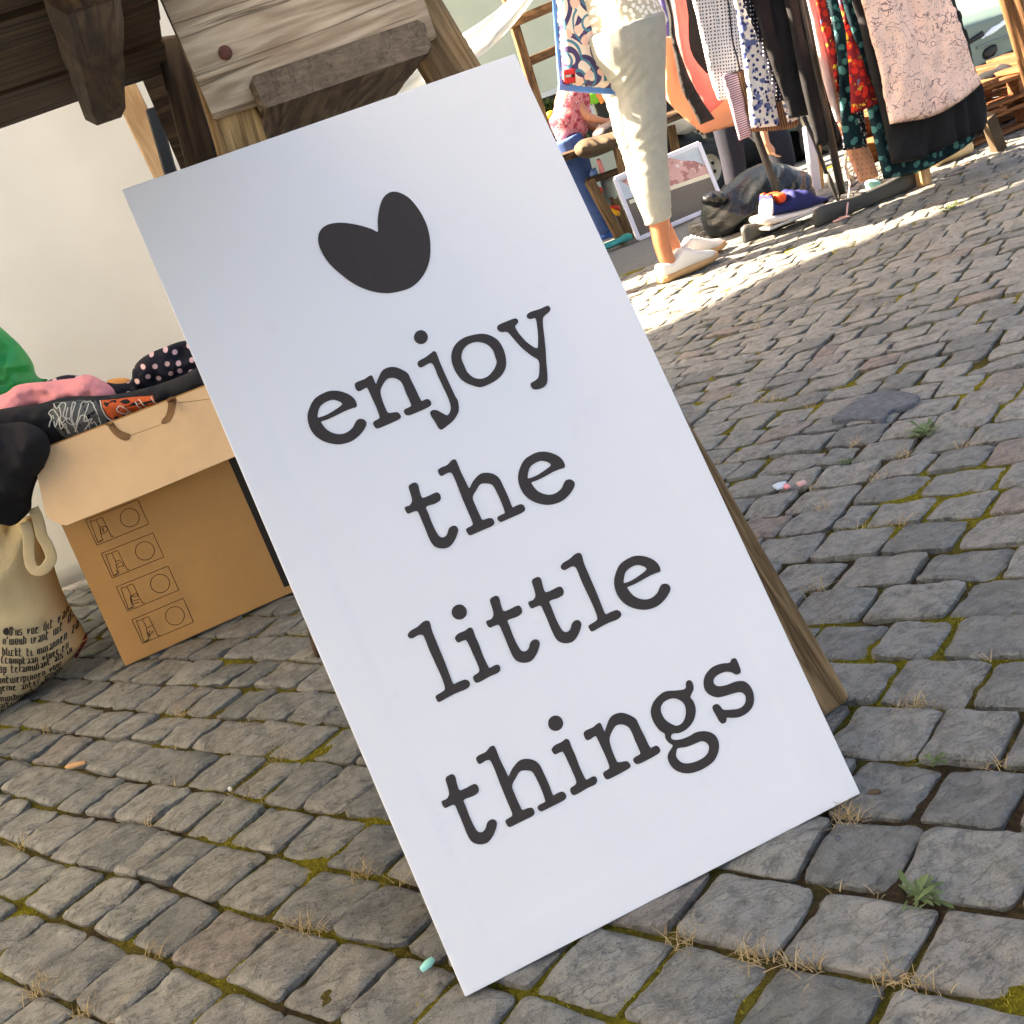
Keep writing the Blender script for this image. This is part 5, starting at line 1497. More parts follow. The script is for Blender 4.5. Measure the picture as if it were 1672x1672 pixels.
# shoes
def sneaker(parent, heel, yaw, label, L=.285, name='shoe'):
    root = bpy.data.objects.new(name, None); COL.objects.link(root)
    root.location = heel; root.parent = parent; root.matrix_parent_inverse = wmat(parent).inverted()
    d = Vector((math.cos(yaw), math.sin(yaw), 0)); s = Vector((-d.y, d.x, 0)); h0 = Vector(heel)
    def loft(secs, nm, mat):
        vs, fs = [], []
        n = 16
        for (t, w, z0, z1) in secs:
            c = h0 + d * (t * L)
            for k in range(n):
                a = 2 * math.pi * k / n
                cy = math.copysign(abs(math.cos(a)) ** .55, math.cos(a)); sz = math.copysign(abs(math.sin(a)) ** .7, math.sin(a))
                vs.append(c + s * (cy * w) + Vector((0, 0, (z0 + z1) / 2 + sz * (z1 - z0) / 2)))
        for i in range(len(secs) - 1):
            for k in range(n): fs.append((i * n + k, i * n + (k + 1) % n, (i + 1) * n + (k + 1) % n, (i + 1) * n + k))
        fs.append(tuple(range(n))[::-1]); fs.append(tuple(range((len(secs) - 1) * n, len(secs) * n)))
        return fuse(nm, [(vs, fs)], mat, root, .006, 2)
    loft([(-.025, .026, .003, .036), (.05, .042, 0, .038), (.3, .045, 0, .036), (.6, .051, 0, .034), (.82, .052, .004, .036), (.95, .04, .012, .04), (1.01, .016, .018, .04)], 'sole', M['gum'])
    loft([(-.01, .024, .022, .078), (.04, .038, .022, .084), (.2, .042, .022, .072), (.32, .043, .022, .088), (.42, .044, .022, .112), (.5, .045, .022, .104), (.62, .047, .022, .084), (.78, .047, .022, .064), (.9, .038, .024, .054), (.965, .022, .026, .046)], 'upper', M['shoe_white'])
    for k in range(4):
        c = h0 + d * (L * (.47 + .055 * k)) + Vector((0, 0, .108 - .0095 * k))
        tube('lace', [c - s * .022 + Vector((0, 0, -.006)), c + Vector((.006, 0, .003)), c + s * .022 + Vector((0, 0, -.006))], .0028, M['lace'], root, 6)
    return root
sneaker(wom, (ank.x - .05, WYN - .005, 0), .12, 'near')
sneaker(wom, (ank2.x - .03, WYN + .17, 0), .10, 'far')

# paisley shopping bag carried behind the woman
bagY = 4.12
shop = empty('shopping_bag', P(950, 150, bagY), 'paisley patterned shopping bag with blue edging and a red label', 'bag')
puff('bag_panel', [(880, -110), (905, 0), (908, 40), (916, 141), (980, 146), (1040, 152), (1050, 60), (1000, -110)], bagY, .05, M['paisley'], shop, .03, .014, .004, 6, 1.0, sharp=True)
def strip(nm, a, b, w, mat, parent, Y, th=.012):
    return beam(nm, P(a[0], a[1], Y), P(b[0], b[1], Y), th, w, mat, parent, up=(0, 0, 1) if abs(b[0] - a[0]) > abs(b[1] - a[1]) else (1, 0, 0), bevel=.002, rough=.001, seg=8)
strip('edge_binding', (882, -110), (905, 2), .016, M['bag_blue'], shop, bagY - .004)
strip('edge_binding', (905, 2), (916, 146), .016, M['bag_blue'], shop, bagY - .0045)
strip('edge_binding', (912, 142), (1042, 152), .024, M['bag_blue'], shop, bagY - .004, .022)
bt = puff('label', [(919, 114), (939, 112), (940, 135), (921, 137)], bagY - .052, .002, M['tag_red'], shop, .004, .008, sharp=True)
puff('label_bar', [(921, 123), (938, 121), (938, 125), (921, 127)], bagY - .0555, .001, M['white_print'], bt, .004, .006, sharp=True)
tube('handle', [P(905, -90, bagY), P(930, -230, bagY - .03), P(960, -290, bagY), P(985, -90, bagY)], .012, M['bag_blue'], shop, 8)

# person at the far table
Y2 = 7.9
gz2 = road_z(Y2)
pin = empty('person', (P(985, 385, Y2).x, Y2, gz2), 'person in pink floral blouse and blue jeans sorting goods at the far table', 'person')
puff('blouse', [(880 + a / 8.36, 100 + b / 8.36) for a, b in [(330, 330), (470, 310), (620, 340), (690, 420), (690, 640), (715, 700), (655, 770), (640, 830), (665, 900), (650, 1000), (600, 1085), (500, 1090), (430, 1065), (290, 1125), (200, 960), (140, 830), (190, 700), (230, 550), (280, 430)]],
     Y2, .13, M['blouse'], pin, .14, .022, .02, 9, 2.0)
def px_chain(pts, Y, rad):
    w = [P(a, b, Y + (c if c else 0)) for a, b, c in pts]
    return tube_geo(w, rad, 14, .95)
fuse('jeans', [px_chain([(925, 225, -.05), (938, 255, -.05), (955, 300, -.05), (970, 330, -.05), (985, 365, -.05), (992, 380, -.05)], Y2, [.12, .11, .085, .075, .065, .06]),
               px_chain([(925, 225, .12), (935, 255, .12), (948, 300, .12), (960, 335, .12), (975, 375, .12)], Y2, [.12, .11, .085, .075, .065])], M['denim'], pin, .016, 3)
hp2 = P(1000, 196, Y2)
sg2 = [px_chain([(940, 160, -.06), (950, 182, -.1), (962, 192, -.14), (980, 197, -.15), (992, 199, -.15)], Y2, [.05, .042, .034, .028, .022]),
       px_chain([(935, 165, .1), (950, 195, .05), (964, 206, 0), (978, 210, -.02)], Y2, [.045, .038, .03, .022]),
       px_chain([(935, 205, 0), (930, 170, 0), (940, 135, 0), (955, 122, 0)], Y2, [.11, .12, .12, .06]), px_chain([(950, 140, 0), (962, 112, 0)], Y2, [.055, .05]),
       px_chain([(925, 225, -.05), (938, 255, -.05), (955, 300, -.05), (985, 365, -.05), (1000, 384, -.05)], Y2, [.08, .08, .06, .045, .035])]
w0 = P(990, 199, Y2 - .15); sg2 += hand_geo(w0, P(1004, 197, Y2 - .15) - w0, (0, 0, -1), 1.0)
w1 = P(976, 210, Y2 - .02); sg2 += hand_geo(w1, P(986, 214, Y2 - .02) - w1, (0, 0, -1), 1.0)
hc2 = P(972, 92, Y2)
fuse('body', sg2, M['skin'], pin, .011, 2, head_parts(pin, hc2, (.9, -.1, -.3), None, sg2))
fuse('hair', [], M['hair_grey'], pin, .015, 3, [(hc2 + Vector((-.03, 0, .03)), (.095, .1, .1))])
fuse('shoe', [px_chain([(983, 378, -.05), (993, 378, -.05), (1006, 377, -.06), (1012, 378, -.06)], Y2, [.045, .05, .045, .025])], M['shoe_blue'], pin, .012, 2)
fuse('shoe', [px_chain([(972, 382, .12), (985, 382, .1), (1000, 382, .1)], Y2, [.045, .05, .03])], M['shoe_blue'], pin, .012, 2)

# person in dark trousers behind the rack
Y3 = 8.6
drk = empty('person', (P(1195, 300, Y3).x, Y3, road_z(Y3)), 'person in dark navy trousers standing behind the clothes rack', 'person')
fuse('trousers', [px_chain([(1165, 120, 0), (1185, 200, 0), (1195, 250, 0), (1203, 300, 0)], Y3, [.14, .125, .11, .10]),
                  px_chain([(1180, 120, .15), (1225, 190, .1), (1270, 232, 0), (1285, 275, 0)], Y3, [.14, .14, .13, .09]), px_chain([(1160, 90, .08), (1175, 130, .08)], Y3, [.17, .18])], M['navy_trouser'], drk, .018, 4)
puff('coat', [(1120, -60), (1180, -80), (1200, 20), (1215, 130), (1165, 145), (1140, 60)], Y3 + .05, .12, M['g_black'], drk, .12, .03, .01, 6)
sg3 = [px_chain([(1195, -20, -.15), (1225, 90, -.2), (1240, 190, -.25), (1252, 236, -.28)], Y3, [.06, .05, .04, .03]), px_chain([(1195, -20, -.15), (1165, -50, 0), (1150, -130, 0)], Y3, [.06, .09, .06]), px_chain([(1160, -50, 0), (1175, 120, 0), (1190, 220, 0), (1203, 290, 0), (1208, 318, -.03), (1222, 318, -.1)], Y3, [.1, .1, .07, .06, .05, .04])]
w3 = P(1252, 234, Y3 - .28); sg3 += hand_geo(w3, P(1268, 262, Y3 - .28) - w3, (1, -.3, 0), 1.15)
fuse('body', sg3, M['skin'], drk, .012, 2, head_parts(drk, P(1140, -155, Y3), (1, 0, 0), None, sg3))

# ------------------------------------------------------------------ clothes rack
rack = empty('clothes_rack', (2.6, 4.1, 0), 'black clothes rack on wide grey feet full of hanging garments', 'clothes rack')
def foot(p0, p1, nm='foot'):
    a, b = Vector(p0), Vector(p1)
    n = 14; vs, fs = [], []
    d = (b - a).normalized(); s = Vector((-d.y, d.x, 0))
    secs = [(0, .004, .05), (.03, .016, .068), (.10, .02, .075), (.3, .021, .066), (.5, .021, .062), (.7, .021, .066), (.9, .02, .075), (.97, .016, .068), (1, .004, .05)]
    for t, w, h in secs:
        c = a.lerp(b, t)
        for k in range(n):
            an = 2 * math.pi * k / n
            cy = math.copysign(abs(math.cos(an)) ** .5, math.cos(an)); sz = math.copysign(abs(math.sin(an)) ** .5, math.sin(an))
            vs.append(c + s * (cy * w) + Vector((0, 0, h / 2 + sz * h / 2)))
    for i in range(len(secs) - 1):
        for k in range(n): fs.append((i * n + k, i * n + (k + 1) % n, (i + 1) * n + (k + 1) % n, (i + 1) * n + k))
    fs.append(tuple(range(n))[::-1]); fs.append(tuple(range((len(secs) - 1) * n, len(secs) * n)))
    return centred(nm, vs, fs, M['rack_foot'], rack)
fa = G(1215, 398); fb = G(1331, 372); fc = G(1504, 304)
foot(fa, fa + Vector((.27, .02, 0)))
foot(fb, (fc.x, fb.y + .01, 0))
u2 = Vector((P(1410, 330, fb.y).x, fb.y, 0)); u1 = P(1272, 330, 4.3)
beam('bracket', (u2.x, fb.y - .01, .055), (u2.x, fb.y + .16, .055), .03, .02, M['black_metal'], rack)
tube('upright', [(u2.x, fb.y + .14, .05), (u2.x, fb.y + .14, 1.62)], .017, M['black_metal'], rack, 12)
ub = P(1282, 350, fa.y + .02); ut = P(1236, 222, fa.y + .02)
beam('bracket', (ub.x, fa.y, .05), (ub.x, fa.y + .22, .05), .03, .02, M['black_metal'], rack)
tube('upright', [(P(1282, 350, fa.y + .2).x, fa.y + .2, .04), (P(1236, 222, fa.y + .2).x, fa.y + .2, P(1236, 222, fa.y + .2).z), (P(1236, 222, fa.y + .2).x + .02, fa.y + .2, 1.62)], .017, M['black_metal'], rack, 12)
tube('hanging_bar', [(3.05, 3.62, 1.62), (u2.x, fb.y + .14, 1.62), (P(1236, 222, fa.y + .2).x + .02, fa.y + .2, 1.62), (1.98, 4.72, 1.62)], .014, M['black_metal'], rack, 12)
s0 = P(1246, 372, 4.13); s1 = P(1334, 346, 4.13)
box('shelf_rail', ((s0.x + s1.x) / 2, 4.14, (s0.z + s1.z) / 2 + .004), (s1.x - s0.x, .12, .012), M['silver'], rack, .004)
# thin folded stick leaning at the rack
st = empty('walking_stick', P(1368, 330, 4.18), 'thin black folding stick leaning against the rack', 'stick')
tube('shaft', [P(1312, 190, 4.2), P(1330, 230, 4.2), P(1350, 285, 4.19)], .009, M['black_metal'], st, 8)
tube('lower_shaft', [P(1350, 283, 4.19), P(1356, 298, 4.19), P(1371, 332, 4.18)], [.011, .013, .007], M['rack_foot'], st, 8)

def garment(name, L, R, Y, mat, label, cat='garment', depth=.022, fold=.012, fs=16, seed=0.0, h=.015, sharp_n=4):
    """hanging cloth: left and right edges surveyed top to bottom; folds run down the cloth"""
    l = catmull(L, 4, False) if len(L) > 2 else L
    r = catmull(R, 4, False) if len(R) > 2 else R
    out = l + r[::-1]
    o = puff(name, out, Y, depth * .5, mat, None, .012, h, fold * 2.6, fs * 1.5, seed, sharp=True, fdir=(.05, 1.0), ridge=.3)
    return tag(o, label, cat, 'garments on the clothes rack')
def up(p, n=190):  # continue a garment edge to the bar above the frame
    return (p[0] - .33 * n, p[1] - .94 * n)
garment('dress', [(1352, -150), (1405, 0), (1425, 70), (1440, 130), (1453, 203)], [(1495, -150), (1552, 0), (1575, 60), (1590, 110), (1600, 138), (1548, 178), (1510, 194)], 3.72, M['g_pink'], 'blush pink dress with fine twig print, front of the rack', 'dress', .03, .014, 9, 1)
garment('dress', [(1340, -150), (1392, 0), (1415, 100), (1440, 195), (1456, 268)], [(1505, -150), (1558, 0), (1590, 100), (1612, 200), (1560, 232), (1500, 262)], 3.80, M['g_black'], 'long plain black dress right behind the blush dress', 'dress', .028, .016, 10, 2)
garment('dress', [(1330, -150), (1372, 0), (1398, 100), (1420, 200), (1442, 293)], [(1500, -150), (1540, 0), (1578, 180), (1594, 222), (1540, 262), (1490, 285)], 3.89, M['g_teal'], 'long teal leaf print dress reaching below the black dress', 'dress', .028, .016, 10, 3)
garment('blouse', [(1330, -120), (1374, 20), (1384, 90), (1390, 188)], [(1345, -120), (1380, 20), (1410, 100), (1436, 168)], 3.845, M['g_red'], 'red floral blouse between the teal garments', 'blouse', .018, .008, 16, 4, .012)
garment('scarf', [(1305, -150), (1350, 0), (1363, 60), (1369, 120), (1373, 200), (1379, 243)], [(1350, -150), (1392, 0), (1386, 60), (1393, 150), (1401, 200), (1412, 238)], 3.95, M['g_teal'], 'narrow teal print scarf left of the red floral blouse', 'scarf', .018, .008, 18, 5, .012)
garment('skirt', [(1315, -100), (1358, 60), (1371, 180), (1377, 246)], [(1350, -100), (1390, 60), (1410, 180), (1416, 240)], 4.0, M['g_bw'], 'black and white flecked skirt under the teal scarf', 'skirt', .018, .01, 18, 6, .012)
garment('blouse', [(1285, -150), (1330, 0), (1345, 60), (1360, 116), (1366, 150)], [(1303, -150), (1348, 0), (1362, 60), (1369, 116), (1371, 150)], 3.99, M['g_red'], 'sliver of red floral blouse next to the pale pink dress', 'blouse', .014, .006, 18, 7, .010)
garment('trousers', [(1270, -150), (1318, 0), (1345, 130), (1378, 235), (1403, 299)], [(1290, -150), (1336, 0), (1366, 130), (1416, 235), (1435, 288)], 4.05, M['g_peach'], 'peach dotted trousers hanging to the rack foot', 'trousers', .018, .01, 16, 8, .012)
garment('dress', [(1272, -150), (1317, 0), (1343, 128), (1366, 203)], [(1285, -150), (1331, 0), (1357, 128), (1372, 198)], 4.03, M['g_pale'], 'pale pink dress edge beside the black dresses', 'dress', .014, .006, 16, 9, .010)
garment('dress', [(1232, -150), (1280, 0), (1300, 100), (1332, 238)], [(1275, -150), (1321, 0), (1345, 130), (1373, 231)], 4.10, M['g_black'], 'long black dress left of the pale pink dress', 'dress', .02, .01, 12, 10)
garment('dress', [(1180, -150), (1228, 0), (1250, 80), (1275, 150), (1292, 193)], [(1245, -150), (1290, 0), (1306, 100), (1323, 187)], 4.16, M['g_black'], 'shorter black dress next to the navy dotted dress', 'dress', .02, .012, 12, 11)
garment('dress', [(1165, -150), (1212, 0), (1235, 60), (1256, 125), (1268, 168)], [(1195, -150), (1242, 0), (1263, 80), (1288, 160)], 4.20, M['g_dotnavy'], 'navy dress with tiny white dots', 'dress', .018, .01, 14, 12)
garment('blouse', [(1215, -20), (1250, 90), (1268, 140), (1287, 202)], [(1232, -20), (1266, 90), (1285, 140), (1304, 194)], 4.23, M['g_floral'], 'blue and white floral blouse sleeve beside the black dress', 'blouse', .016, .008, 16, 13, .010)
garment('blouse', [(1150, -150), (1197, 0), (1207, 60), (1216, 120), (1226, 210)], [(1180, -150), (1226, 0), (1246, 80), (1263, 150), (1273, 205)], 4.27, M['g_floral'], 'blue and white floral blouse next to the dotted shirt', 'blouse', .02, .012, 13, 14)
shirt = garment('shirt', [(1085, -150), (1130, 0), (1146, 70), (1160, 130), (1173, 165)], [(1165, -150), (1204, 0), (1212, 60), (1222, 150), (1196, 161)], 4.35, M['g_check'], 'white shirt with small dark dots and a dark placket', 'shirt', .022, .012, 10, 15)
print_lines('placket', shirt, [[(1170, -60), (1186, 10), (1192, 60), (1203, 110), (1212, 148)]], 4.35, .007, M['car_dark'], shirt, .003)
garment('skirt', [(1188, 120), (1198, 160), (1214, 216)], [(1270, 100), (1290, 160), (1304, 204), (1260, 214)], 4.33, M['g_brown'], 'brown pleated skirt below the floral blouse', 'skirt', .018, .01, 20, 16, .012)
garment('blouse', [(1178, 120), (1190, 168), (1207, 230)], [(1204, 120), (1215, 168), (1227, 222)], 4.31, M['g_purple'], 'purple striped blouse below the dotted shirt', 'blouse', .014, .006, 18, 17, .010)
garment('cardigan', [(1050, -150), (1096, 0), (1106, 80), (1126, 130), (1150, 178), (1160, 184)], [(1078, -150), (1120, 0), (1127, 80), (1152, 118), (1170, 135), (1184, 163)], 4.46, M['g_coral'], 'coral cardigan left of the dotted shirt', 'cardigan', .02, .01, 14, 18, .012)
garment('top', [(1065, -150), (1111, 0), (1122, 100), (1125, 124)], [(1095, -150), (1138, 0), (1150, 60), (1160, 119)], 4.52, M['g_black'], 'black top behind the coral cardigan', 'top', .018, .008, 14, 19, .012)
garment('scarf', [(1040, -150), (1086, 0), (1099, 80), (1111, 140), (1128, 175), (1143, 204)], [(1048, -150), (1093, 0), (1106, 70), (1128, 130), (1152, 172), (1167, 194)], 4.42, M['g_lace'], 'long black lace scarf at the left end of the rack', 'scarf', .014, .01, 22, 20, .010)
garment('cloth', [(1075, 60), (1084, 116), (1088, 163), (1148, 219)], [(1185, 60), (1198, 120), (1205, 204)], 4.72, M['g_orange'], 'orange cloth hanging behind the coral cardigan', 'cloth', .014, .012, 9, 21, .016)
garment('cloth', [(1050, -100), (1080, 20), (1083, 60), (1086, 118)], [(1062, -100), (1090, 20), (1093, 60), (1097, 118)], 4.75, M['g_bluepurple'], 'violet cloth at the far left end of the rack', 'cloth', .014, .006, 14, 22, .012)
# ------------------------------------------------------------------ things under and around the rack
def puffs(name, Y, mat, pts, depth, label=None, cat=None, parent=None, sharp=False, width=None, h=.012, fold=.0, fs=10, seed=0.0, group=None, ridge=.4, fdir=None):
    o = puff(name, pts, Y, depth, mat, parent, width, h, fold, fs, seed, sharp, ridge=ridge, fdir=fdir)
    return tag(o, label, cat, group) if label else o
bb = empty('bin_bag', P(1235, 388, 4.62), 'shiny black bin bag with its neck tied, beside the sneakers', 'bin bag')
puffs('sack', 4.62, M['bin_bag'], [(1150, 340), (1166, 320), (1190, 302), (1215, 280), (1245, 266), (1280, 268), (1308, 280), (1320, 305), (1320, 338), (1300, 362), (1250, 382), (1195, 392), (1165, 391), (1152, 370)], .16, parent=bb, width=.17, fold=.06, fs=15, seed=2.0, ridge=.6, h=.009, fdir=(.78, .62))
puffs('knot', 4.55, M['bin_bag'], [(1146, 322), (1160, 312), (1180, 314), (1186, 326), (1172, 336), (1150, 334)], .04, parent=bb, width=.03, fold=.03, fs=26, seed=6.0, ridge=.8, h=.007)
zs = lambda p: (1180 + p[0] / 7.6, 280 + p[1] / 7.6)
def sport_shoe(Y, dx, label):
    r = empty('sneaker', P(1250 + dx, 366, Y), label, 'shoe', 'pair of navy sneakers')
    q = lambda pts: [(zs(p)[0] + dx, zs(p)[1] + dx * .1) for p in pts]
    puffs('sole', Y, M['sole_white'], q([(432, 640), (436, 570), (540, 540), (700, 528), (1000, 458), (1240, 385), (1312, 352), (1300, 385), (1200, 448), (1000, 540), (700, 640), (560, 660), (470, 660)]), .045, parent=r, width=.02, h=.007)
    puffs('upper', Y, M['navy'], q([(540, 555), (538, 420), (545, 290), (600, 280), (622, 360), (665, 402), (745, 395), (790, 370), (800, 270), (845, 225), (940, 245), (1030, 228), (1130, 290), (1230, 315), (1308, 325), (1308, 355), (1000, 470), (720, 530)]), .038, parent=r, width=.03, h=.007, fold=.004, fs=30)
    puffs('heel_patch', Y - .006, M['sole_white'], q([(535, 545), (540, 400), (575, 290), (605, 330), (618, 420), (610, 540)]), .036, parent=r, width=.03, h=.006)
    puffs('lining', Y + .004, M['neon'], q([(622, 300), (660, 270), (760, 260), (770, 330), (740, 395), (670, 400), (630, 360)]), .03, parent=r, width=.02, h=.006)
    puffs('pull_tab', Y - .002, M['neon'], q([(540, 300), (560, 276), (606, 276), (612, 310), (580, 300), (552, 318)]), .036, parent=r, width=.03, h=.005)
    return r
sport_shoe(4.12, 0, 'nearer navy sneaker with orange lining on the rack shelf')
sport_shoe(4.21, -9, 'farther navy sneaker half hidden behind its twin')
# pale post behind the bag
po = beam('white_post', P(1319, 206, 4.78), P(1337, 345, 4.78), .03, .05, M['frame_white'], None, up=(1, 0, 0))
tag(po, 'short white and tan post standing behind the bin bag', 'post')
po2 = beam('wood_post', P(1332, 206, 4.80), P(1342, 338, 4.80), .03, .03, M['post_tan'], None, up=(1, 0, 0))
tag(po2, 'short tan wooden post directly right of the white post', 'post')
# pink string
sg_ = tube('pink_string', [P(1376, 262, 4.1), P(1388, 300, 4.05), P(1384, 335, fb.y - .03), P(1382, 356, fb.y - .03)] + [G(a, b) + Vector((0, 0, .012)) for a, b in ((1376, 362), (1362, 366), (1372, 360), (1388, 358))], .004, M['pic_pink'], None, 6)
tag(sg_, 'pink string dangling over the rack foot', 'string')
# pushchair wheel
pw = empty('pushchair_wheel', P(1400, 296, 4.72), 'cream rimmed pushchair wheel behind the peach trousers', 'wheel')
cw = P(1396, 266, 4.72)
def ring_pts(c, r, tilt=.35, n=28): return [c + Vector((math.cos(t * 2 * math.pi / n) * r * math.cos(tilt), math.cos(t * 2 * math.pi / n) * r * math.sin(tilt), math.sin(t * 2 * math.pi / n) * r)) for t in range(n)]
tube('tyre', ring_pts(cw, .082), .007, M['wheel_cream'], pw, 8, 1.0, True)
tube('rim', ring_pts(cw, .07), .004, M['silver'], pw, 8, 1.0, True)
for k in range(4):
    a = k * math.pi / 4 + .3
    tube('spoke', [cw + Vector((math.cos(a) * .07, .012, math.sin(a) * .07)), cw - Vector((math.cos(a) * .07, .012, math.sin(a) * .07))], .005, M['sole_white'], pw, 6)
mi = puffs('mint_cup', 4.16, M['mint'], [(1414, 297), (1425, 293), (1436, 296), (1434, 312), (1420, 314)], .03, 'small mint green cup behind the rack upright', 'cup', width=.03, h=.006)
# wood blocks, roll and pallets at the right end
wbk = beam('wood_block', (G(1512, 302).x, 3.93, .0), (G(1512, 302).x, 3.93, .105), .05, .045, M['post_tan'], None, up=(0, 1, 0), bevel=.003)
tag(wbk, 'short pale wood block standing beside the rack foot', 'wood block')
rl = tube('cloth_roll', [P(1522, 262, 4.2), P(1582, 240, 4.22)], .03, M['canvas'], None, 14)
tag(rl, 'rolled pale cloth on the ground below the black dress', 'roll')
tr_ = beam('wooden_leg', P(1612, 190, 4.0), G(1632, 244) + Vector((0, 0, -.005)), .05, .05, M['brown_goods'], None, up=(1, 0, 0))
tag(tr_, 'short weathered wooden leg in front of the pallets', 'post')
def pallet(zoff, label, dx=0.0):
    r = empty('pallet', (3.85 + dx, 4.75, zoff), label, 'pallet', 'stacked wooden pallets')
    x0, x1 = 3.30 + dx, 4.35 + dx
    for yy in (4.30, 4.62, 4.94):
        for xx in (x0 + .06, (x0 + x1) / 2, x1 - .06):
            box('block', (xx, yy + .04, zoff + .055), (.12, .08, .066), M['pallet'], r, .003)
        beam('board', (x0, yy + .04, zoff + .011), (x1, yy + .04, zoff + .011), .09, .02, M['pallet'], r, seed=yy * 3)
        beam('board', (x0, yy + .04, zoff + .099), (x1, yy + .04, zoff + .099), .09, .02, M['pallet'], r, seed=yy * 5)
    for k in range(5):
        xx = x0 + .05 + (x1 - x0 - .1) * k / 4
        beam('deck_board', (xx, 4.28, zoff + .121), (xx, 5.06, zoff + .121), .12, .02, M['pallet'], r, seed=k)
    return r
pallet(.0, 'wooden pallet at the bottom of the stack beside the rack')
pallet(.134, 'wooden pallet on top of the stack under the black cloth', -.02)
puffs('black_cloth_heap', 4.5, M['g_black'], [(1590, 128), (1605, 118), (1625, 112), (1636, 104), (1652, 112), (1655, 130), (1640, 142), (1610, 146), (1592, 140)], .07, 'dark cloth heaped on top of the pallets', 'cloth', width=.06, fold=.02, fs=12)
pp = beam('brown_post', P(1640, -60, 3.9), P(1700, 150, 3.9), .11, .06, M['post_brown'], None, up=(1, 0, 0))
tag(pp, 'brown wooden post cut by the right edge of the picture', 'post')
bw_ = empty('bicycle_wheel', P(1690, 190, 5.6), 'pale bicycle wheel behind the pallets at the right edge', 'wheel')
cb_ = P(1690, 150, 5.6)
tube('tyre', ring_pts(cb_, .15, .2), .012, M['wheel_cream'], bw_, 8, 1.0, True)
tube('rim', ring_pts(cb_, .125, .2), .006, M['silver'], bw_, 8, 1.0, True)

# ------------------------------------------------------------------ far table, poster, board, vehicles
FT = 7.55
ft_ = empty('far_table', P(1000, 380, FT), 'wooden table with brown trestle legs behind the framed poster', 'table')
t0, t1 = P(935, 245, FT), P(1100, 190, FT)
zt4 = (t0.z + t1.z) / 2 - .02
box('top', ((t0.x + t1.x) / 2 + .1, FT + .35, zt4), (t1.x - t0.x + .6, .8, .05), M['plank_dark'], ft_, .005)
def tl2(a, b, w=.07, nm='leg', mat='leg_brown', dy=0.0): return beam(nm, P(a[0], a[1], FT + dy), P(b[0], b[1], FT + dy), w, .05, M[mat], ft_, up=(0, 1, 0), seg=6)
tl2((1008, 235), (1030, 330)); tl2((962, 295), (1018, 398)); tl2((1000, 320), (1030, 390), .06, dy=.3)
beam('stretcher', P(958, 297, FT + .1), P(1060, 262, FT + .1), .04, .05, M['plank_dark'], ft_)
tl2((1095, 205), (1120, 330), .06, dy=.5)
puffs('brown_bag', 7.5, M['brown_goods'], [(938, 240), (950, 228), (975, 222), (1000, 215), (1025, 205), (1035, 225), (1000, 245), (965, 258), (942, 255)], .12, 'heap of brown bags on the front of the far table', 'bag', width=.1, fold=.09, fs=9, h=.016, ridge=.8)
puffs('black_handbag', 7.62, M['dark_goods'], [(968, 222), (975, 208), (990, 200), (1010, 194), (1025, 200), (1028, 215), (1000, 226), (975, 230)], .12, 'black handbag with strap on the far table', 'handbag', width=.1, fold=.06, fs=9, h=.016, ridge=.8)
puffs('blue_box', 7.7, M['blue_goods'], [(960, 280), (972, 273), (978, 285), (966, 292)], .06, 'light blue box under the far table', 'box', sharp=True, h=.02)
puffs('pink_doll', 7.68, M['pink_cloth'], [(974, 262), (980, 260), (987, 278), (990, 284), (980, 287), (978, 275)], .03, 'pink figure hanging under the far table', 'toy', h=.012)
puffs('pale_crate', 7.9, M['pale_panel'], [(980, 295), (1004, 288), (1012, 330), (990, 338)], .12, 'pale green crate under the far table', 'crate', sharp=True, h=.02)
puffs('red_bag', 7.75, M['red_goods'], [(993, 336), (1010, 335), (1012, 345), (1000, 342)], .05, 'red carrier bag under the far table', 'bag', h=.014)
puffs('yellow_bag', 7.74, M['yellow_goods'], [(996, 341), (1003, 341), (1012, 346), (1012, 352), (1005, 352)], .05, 'yellow bag below the red bag', 'bag', h=.012)
puffs('red_toy', 7.8, M['red_goods'], [(975, 305), (983, 307), (985, 315), (980, 316)], .03, 'small red and blue toy beside the jeans', 'toy', h=.012)
puffs('orange_cloth_bundle', 7.9, M['red_goods'], [(980, 345), (990, 350), (995, 365), (985, 362)], .05, 'orange red bundle behind the table leg', 'cloth', h=.014)
tc_ = puffs('teal_crate', 7.35, M['teal'], [(960, 412), (985, 398), (1010, 388), (1026, 380), (1028, 390), (1020, 396), (990, 408), (965, 418)], .14, 'teal plastic crate lid at the feet of the person in jeans', 'crate', width=.05, h=.02)

po_ = empty('framed_poster', P(1110, 360, 7.2), 'white framed poster of pink hills leaning below the far table', 'poster')
PY = 7.2
def flat(nm, pts, Y, mat, parent, th=.003): return prism(nm, [P(a, b, Y) for a, b in pts], th, M[mat], parent)
flat('picture_sky', [(1006, 292), (1140, 236), (1178, 330), (1044, 388)], PY, 'pic_sky', po_)
flat('picture_hills', [(1008, 300), (1030, 288), (1060, 276), (1080, 262), (1095, 258), (1115, 262), (1135, 263), (1151, 270), (1159, 287), (1029, 330), (1018, 322)], PY - .006, 'pic_pink', po_)
flat('picture_snow', [(1006, 296), (1018, 298), (1030, 306), (1040, 318), (1030, 328), (1022, 332)], PY - .008, 'pic_sky', po_, .002)
flat('picture_band', [(1027, 327), (1157, 283), (1160, 289), (1029, 333)], PY - .0105, 'pic_cream', po_)
flat('picture_sea', [(1020, 326), (1040, 320), (1040, 329), (1160, 288), (1178, 330), (1044, 388)], PY - .0085, 'pic_grey', po_)
